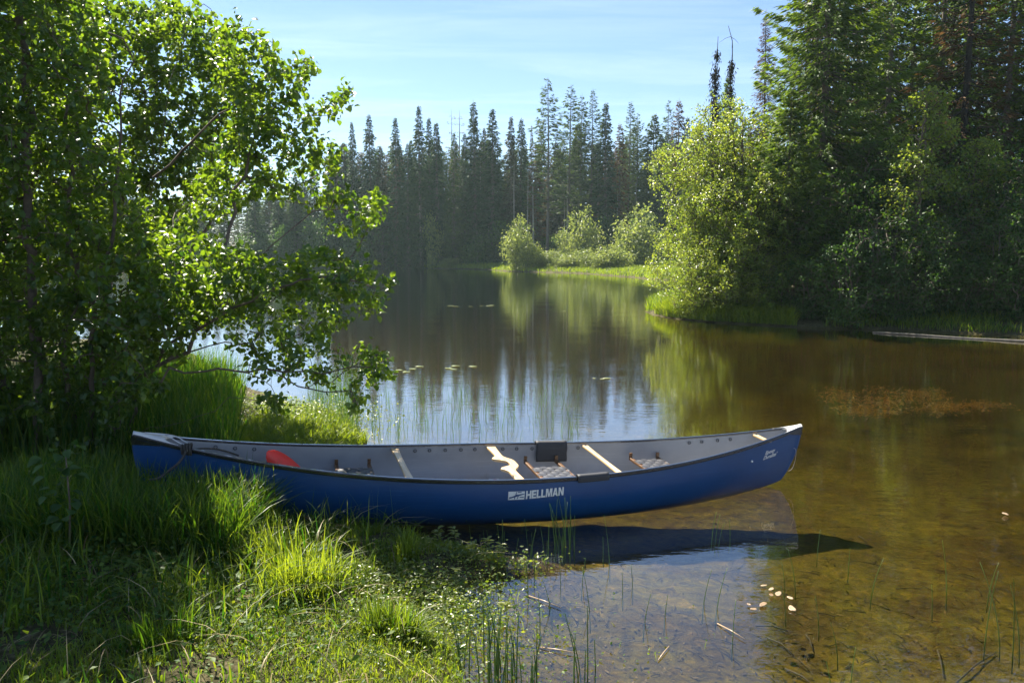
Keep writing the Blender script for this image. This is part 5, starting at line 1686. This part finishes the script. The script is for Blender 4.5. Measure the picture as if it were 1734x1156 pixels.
# rushes beyond the canoe, nobody could count them
acc = Acc()
n = 620
px = 560 + 420 * rg.rand(n) ** 1.5; py = 655 + 95 * rg.rand(n)
P = np.array([on_ground(a_, b_) for a_, b_ in zip(px, py)]); P[:, 2] = -0.05
blades(acc, P, 0.15 + 0.35 * rg.rand(n), np.full(n, 0.004), 0.1 + 0.5 * rg.rand(n) ** 2, rg, 0.4 * rg.rand(n), 4)
n = 500
px = 520 + 90 * rg.rand(n); py = 640 + 110 * rg.rand(n)
P = np.array([on_ground(a_, b_) for a_, b_ in zip(px, py)]); P[:, 2] = -0.05
blades(acc, P, 0.25 + 0.35 * rg.rand(n), np.full(n, 0.005), 0.1 + 0.3 * rg.rand(n), rg, 0.7 * rg.rand(n), 4)
tag(link('rushes', acc.mesh('rushes'), None, M['sedge']), 'thin rushes standing in the water beyond the canoe', 'rushes', kind='stuff')


# ---------------------------------------------------------------- floating leaves
def pad_leaf(px, py, rad, lab, cat, grp, mat, z=0.006, squash=0.8, notch=True, var=0.7, tilt=0.0, name='lily_pad'):
    c = on_ground(px, py)
    m_ = 22; th = np.linspace(0.15 if notch else 0, 2 * np.pi - (0.15 if notch else 0), m_)
    rr_ = rad * (1 + 0.08 * np.sin(3 * th + rg.rand() * 6))
    rim = np.stack([rr_ * np.cos(th), rr_ * squash * np.sin(th), 0.003 + 0.012 * rad * 8 * np.sin(2 * th + px) ** 2 * 0.5], -1)
    V = np.concatenate([[[0, 0, 0]], rim * [0.55, 0.55, 0.4], rim])
    k = np.arange(m_ - 1)
    acc = Acc(); acc.add(V, np.stack([0 * k, 1 + k, 2 + k], -1), var)
    acc.F.setdefault(4, []).append(np.stack([1 + k, 1 + m_ + k, 2 + m_ + k, 2 + k], -1))
    me = acc.mesh(name)
    o = link(name, me, None, mat); o.location = (c[0], c[1], z); o.rotation_euler = (tilt, tilt * 0.5, rg.rand() * 6.28)
    sm = o.modifiers.new('thick', 'SOLIDIFY'); sm.thickness = 0.002
    tag(o, lab, cat, grp)


GL = 'lily pads on the open lake'
for px, py, rad in ((676, 627, .07), (688, 630, .08), (699, 625, .07), (710, 621, .08), (760, 624, .08), (771, 620, .08), (768, 626, .06), (801, 621, .08)):
    pad_leaf(px, py, rad, 'pale lily pad floating beyond the canoe, left of the middle', 'lily pad', GL, M['lily'])
for px, py, rad in ((763, 518, .14), (772, 519, .12), (797, 519, .08), (815, 518, .08), (829, 518, .16), (833, 517, .12), (1020, 642, .04), (1028, 641, .06), (1006, 641, .03), (955, 527, .10)):
    pad_leaf(px, py, rad, 'tiny pale lily pad far out on the lake', 'lily pad', 'far lily pads', M['lily'])
GW = 'fallen leaves floating in the near shallows'
for px, py, rad, v in ((1293, 994, .024, .8), (1306, 1000, .028, .9), (1318, 1008, .028, .7), (1306, 1010, .024, .3), (1338, 1015, .022, .9), (1292, 1026, .030, .4), (1276, 1034, .028, .6), (1341, 1033, .028, 1.0), (1268, 1026, .020, .2)):
    pad_leaf(px, py, rad * (0.65 + 0.4 * rg.rand()), 'small cream leaf floating among the group in the near shallows', 'fallen leaf', GW, M['floating'], squash=0.55, notch=False, var=v, tilt=0.12, name='fallen_leaf', z=0.010)
pad_leaf(1702, 873, 0.035, 'single pale leaf floating alone near the right edge', 'fallen leaf', None, M['floating'], squash=0.6, notch=False, var=1.0, tilt=0.2, name='fallen_leaf', z=0.014)

# submerged orange weed
acc = Acc()
for (cx, cy, sx, sy, n) in [(1400 + 200 * q_, 648 + 44 * w_, 9 + 9 * e_, 1.6 + 1.5 * e_, int(25 + 75 * e_)) for q_, w_, e_ in rg.rand(46, 3)] + [(1570 + 150 * q_, 672 + 14 * w_, 9 + 8 * e_, 1.4, int(20 + 50 * e_)) for q_, w_, e_ in rg.rand(18, 3)]:
    px = cx + rg.randn(n) * sx; py = cy + rg.randn(n) * sy
    P = np.array([on_ground(a_, b_, -0.12) for a_, b_ in zip(px, py)])
    P[:, 2] = -0.16 - 0.07 * rg.rand(n)
    d = rg.randn(n, 3); d[:, 2] *= 0.2
    V, F, k = leaf_quads(P, d, rg.randn(n, 3), 0.03 + 0.06 * rg.rand(n), 0.012 + 0.012 * rg.rand(n), False)
    b = acc.n; acc.V.append(V); acc.var.append(np.repeat(rg.rand(n), k)); acc.n += len(V); acc.F.setdefault(3, []).append(F[0] + b)
tag(link('submerged_weed', acc.mesh('submerged_weed', False), None, M['weed']), 'orange-brown water weed drifting just under the surface at the right', 'water weed', kind='stuff')

# drowned leaves and scraps lying on the bed
acc = Acc()
n = 4200
px = 900 + 900 * rg.rand(n); py = 800 + 380 * rg.rand(n) ** 0.8
P = np.array([on_ground(a_, b_, -0.2) for a_, b_ in zip(px, py)])
keep = wobble(P, 3.5, 51) + 0.6 * rg.randn(n) > 0.0; P = P[keep]; n = len(P)
gz_ = ground_z(P); P = P[gz_ < -0.03]; P[:, 2] = gz_[gz_ < -0.03] + 0.006; n = len(P)
d = rg.randn(n, 3); d[:, 2] *= 0.15
V, F, k = leaf_quads(P, d, rg.randn(n, 3) * 0.2 + [0, 0, 1], 0.010 + 0.045 * rg.rand(n) ** 2, 0.005 + 0.014 * rg.rand(n), False, 0.12)
acc.V.append(V); acc.var.append(np.repeat(rg.rand(n) ** 1.6, k)); acc.n += len(V); acc.F[3] = F
for q in range(260):
    a0 = on_ground(900 + 900 * rg.rand(), 820 + 360 * rg.rand(), -0.2); a0[2] = float(ground_z([a0[:2]])[0]) + 0.006
    an = rg.rand() * 3.14; ln = 0.04 + 0.16 * rg.rand() ** 2; a1 = a0 + [ln * math.cos(an), ln * math.sin(an), 0]; a1[2] = float(ground_z([a1[:2]])[0]) + 0.006
    if a0[2] < -0.03: acc.tube([a0, (a0 + a1) / 2 + [0.004, 0.004, 0.003], a1], [0.003, 0.0025, 0.0015], 4, var=0.35 * rg.rand())
tag(link('sunken_litter', acc.mesh('sunken_litter'), None, M['litter']), 'drowned brown leaves and scraps scattered on the lake bed', 'leaf litter', kind='stuff')

# sunken sticks on the bed in the near right shallows
GK = 'sunken sticks in the near shallows'
stk = [((1300, 1060), (1345, 1085)), ((1330, 1110), (1390, 1150)), ((1365, 1050), (1378, 1075)), ((1590, 1060), (1600, 1110)), ((1620, 1120), (1690, 1060)), ((1280, 1040), (1335, 1045)), ((1455, 875), (1470, 885))]
for (p, q) in stk:
    A0 = on_ground(p[0], p[1], -0.16); A1 = on_ground(q[0], q[1], -0.16)
    for A_ in (A0, A1): A_[2] = float(ground_z([A_[:2]])[0]) + 0.012
    a = Acc(); mid = (A0 + A1) / 2 + [0.01, 0.02, 0.006]
    a.tube([A0, mid, A1], [0.006, 0.005, 0.003], 6)
    tag(link('sunken_stick', a.mesh('sunken_stick'), None, M['stick']), 'dark waterlogged stick lying on the lake bed in the near right shallows', 'stick', GK)

# ---------------------------------------------------------------- air
def haze(density):
    x0, x1, y0, y1, z0, z1 = -260, 260, -40, 260, -2.6, 34
    V = [(x0, y0, z0), (x1, y0, z0), (x1, y1, z0), (x0, y1, z0), (x0, y0, z1), (x1, y0, z1), (x1, y1, z1), (x0, y1, z1)]
    me = mesh_np('haze', V, [np.array([[0, 3, 2, 1], [4, 5, 6, 7], [0, 1, 5, 4], [1, 2, 6, 5], [2, 3, 7, 6], [3, 0, 4, 7]])], smooth=False)
    m, nt, out = mat_new('haze')
    v = N(nt, 'ShaderNodeVolumePrincipled')
    v.inputs['Color'].default_value = (0.68, 0.90, 0.90, 1); v.inputs['Density'].default_value = density
    v.inputs['Anisotropy'].default_value = 0.3
    nt.links.new(v.outputs[0], out.inputs['Volume'])
    tag(link('haze', me, None, m), 'thin morning haze over the lake', 'haze', kind='stuff')


haze(0.0003)
print('objects', len(bpy.data.objects))
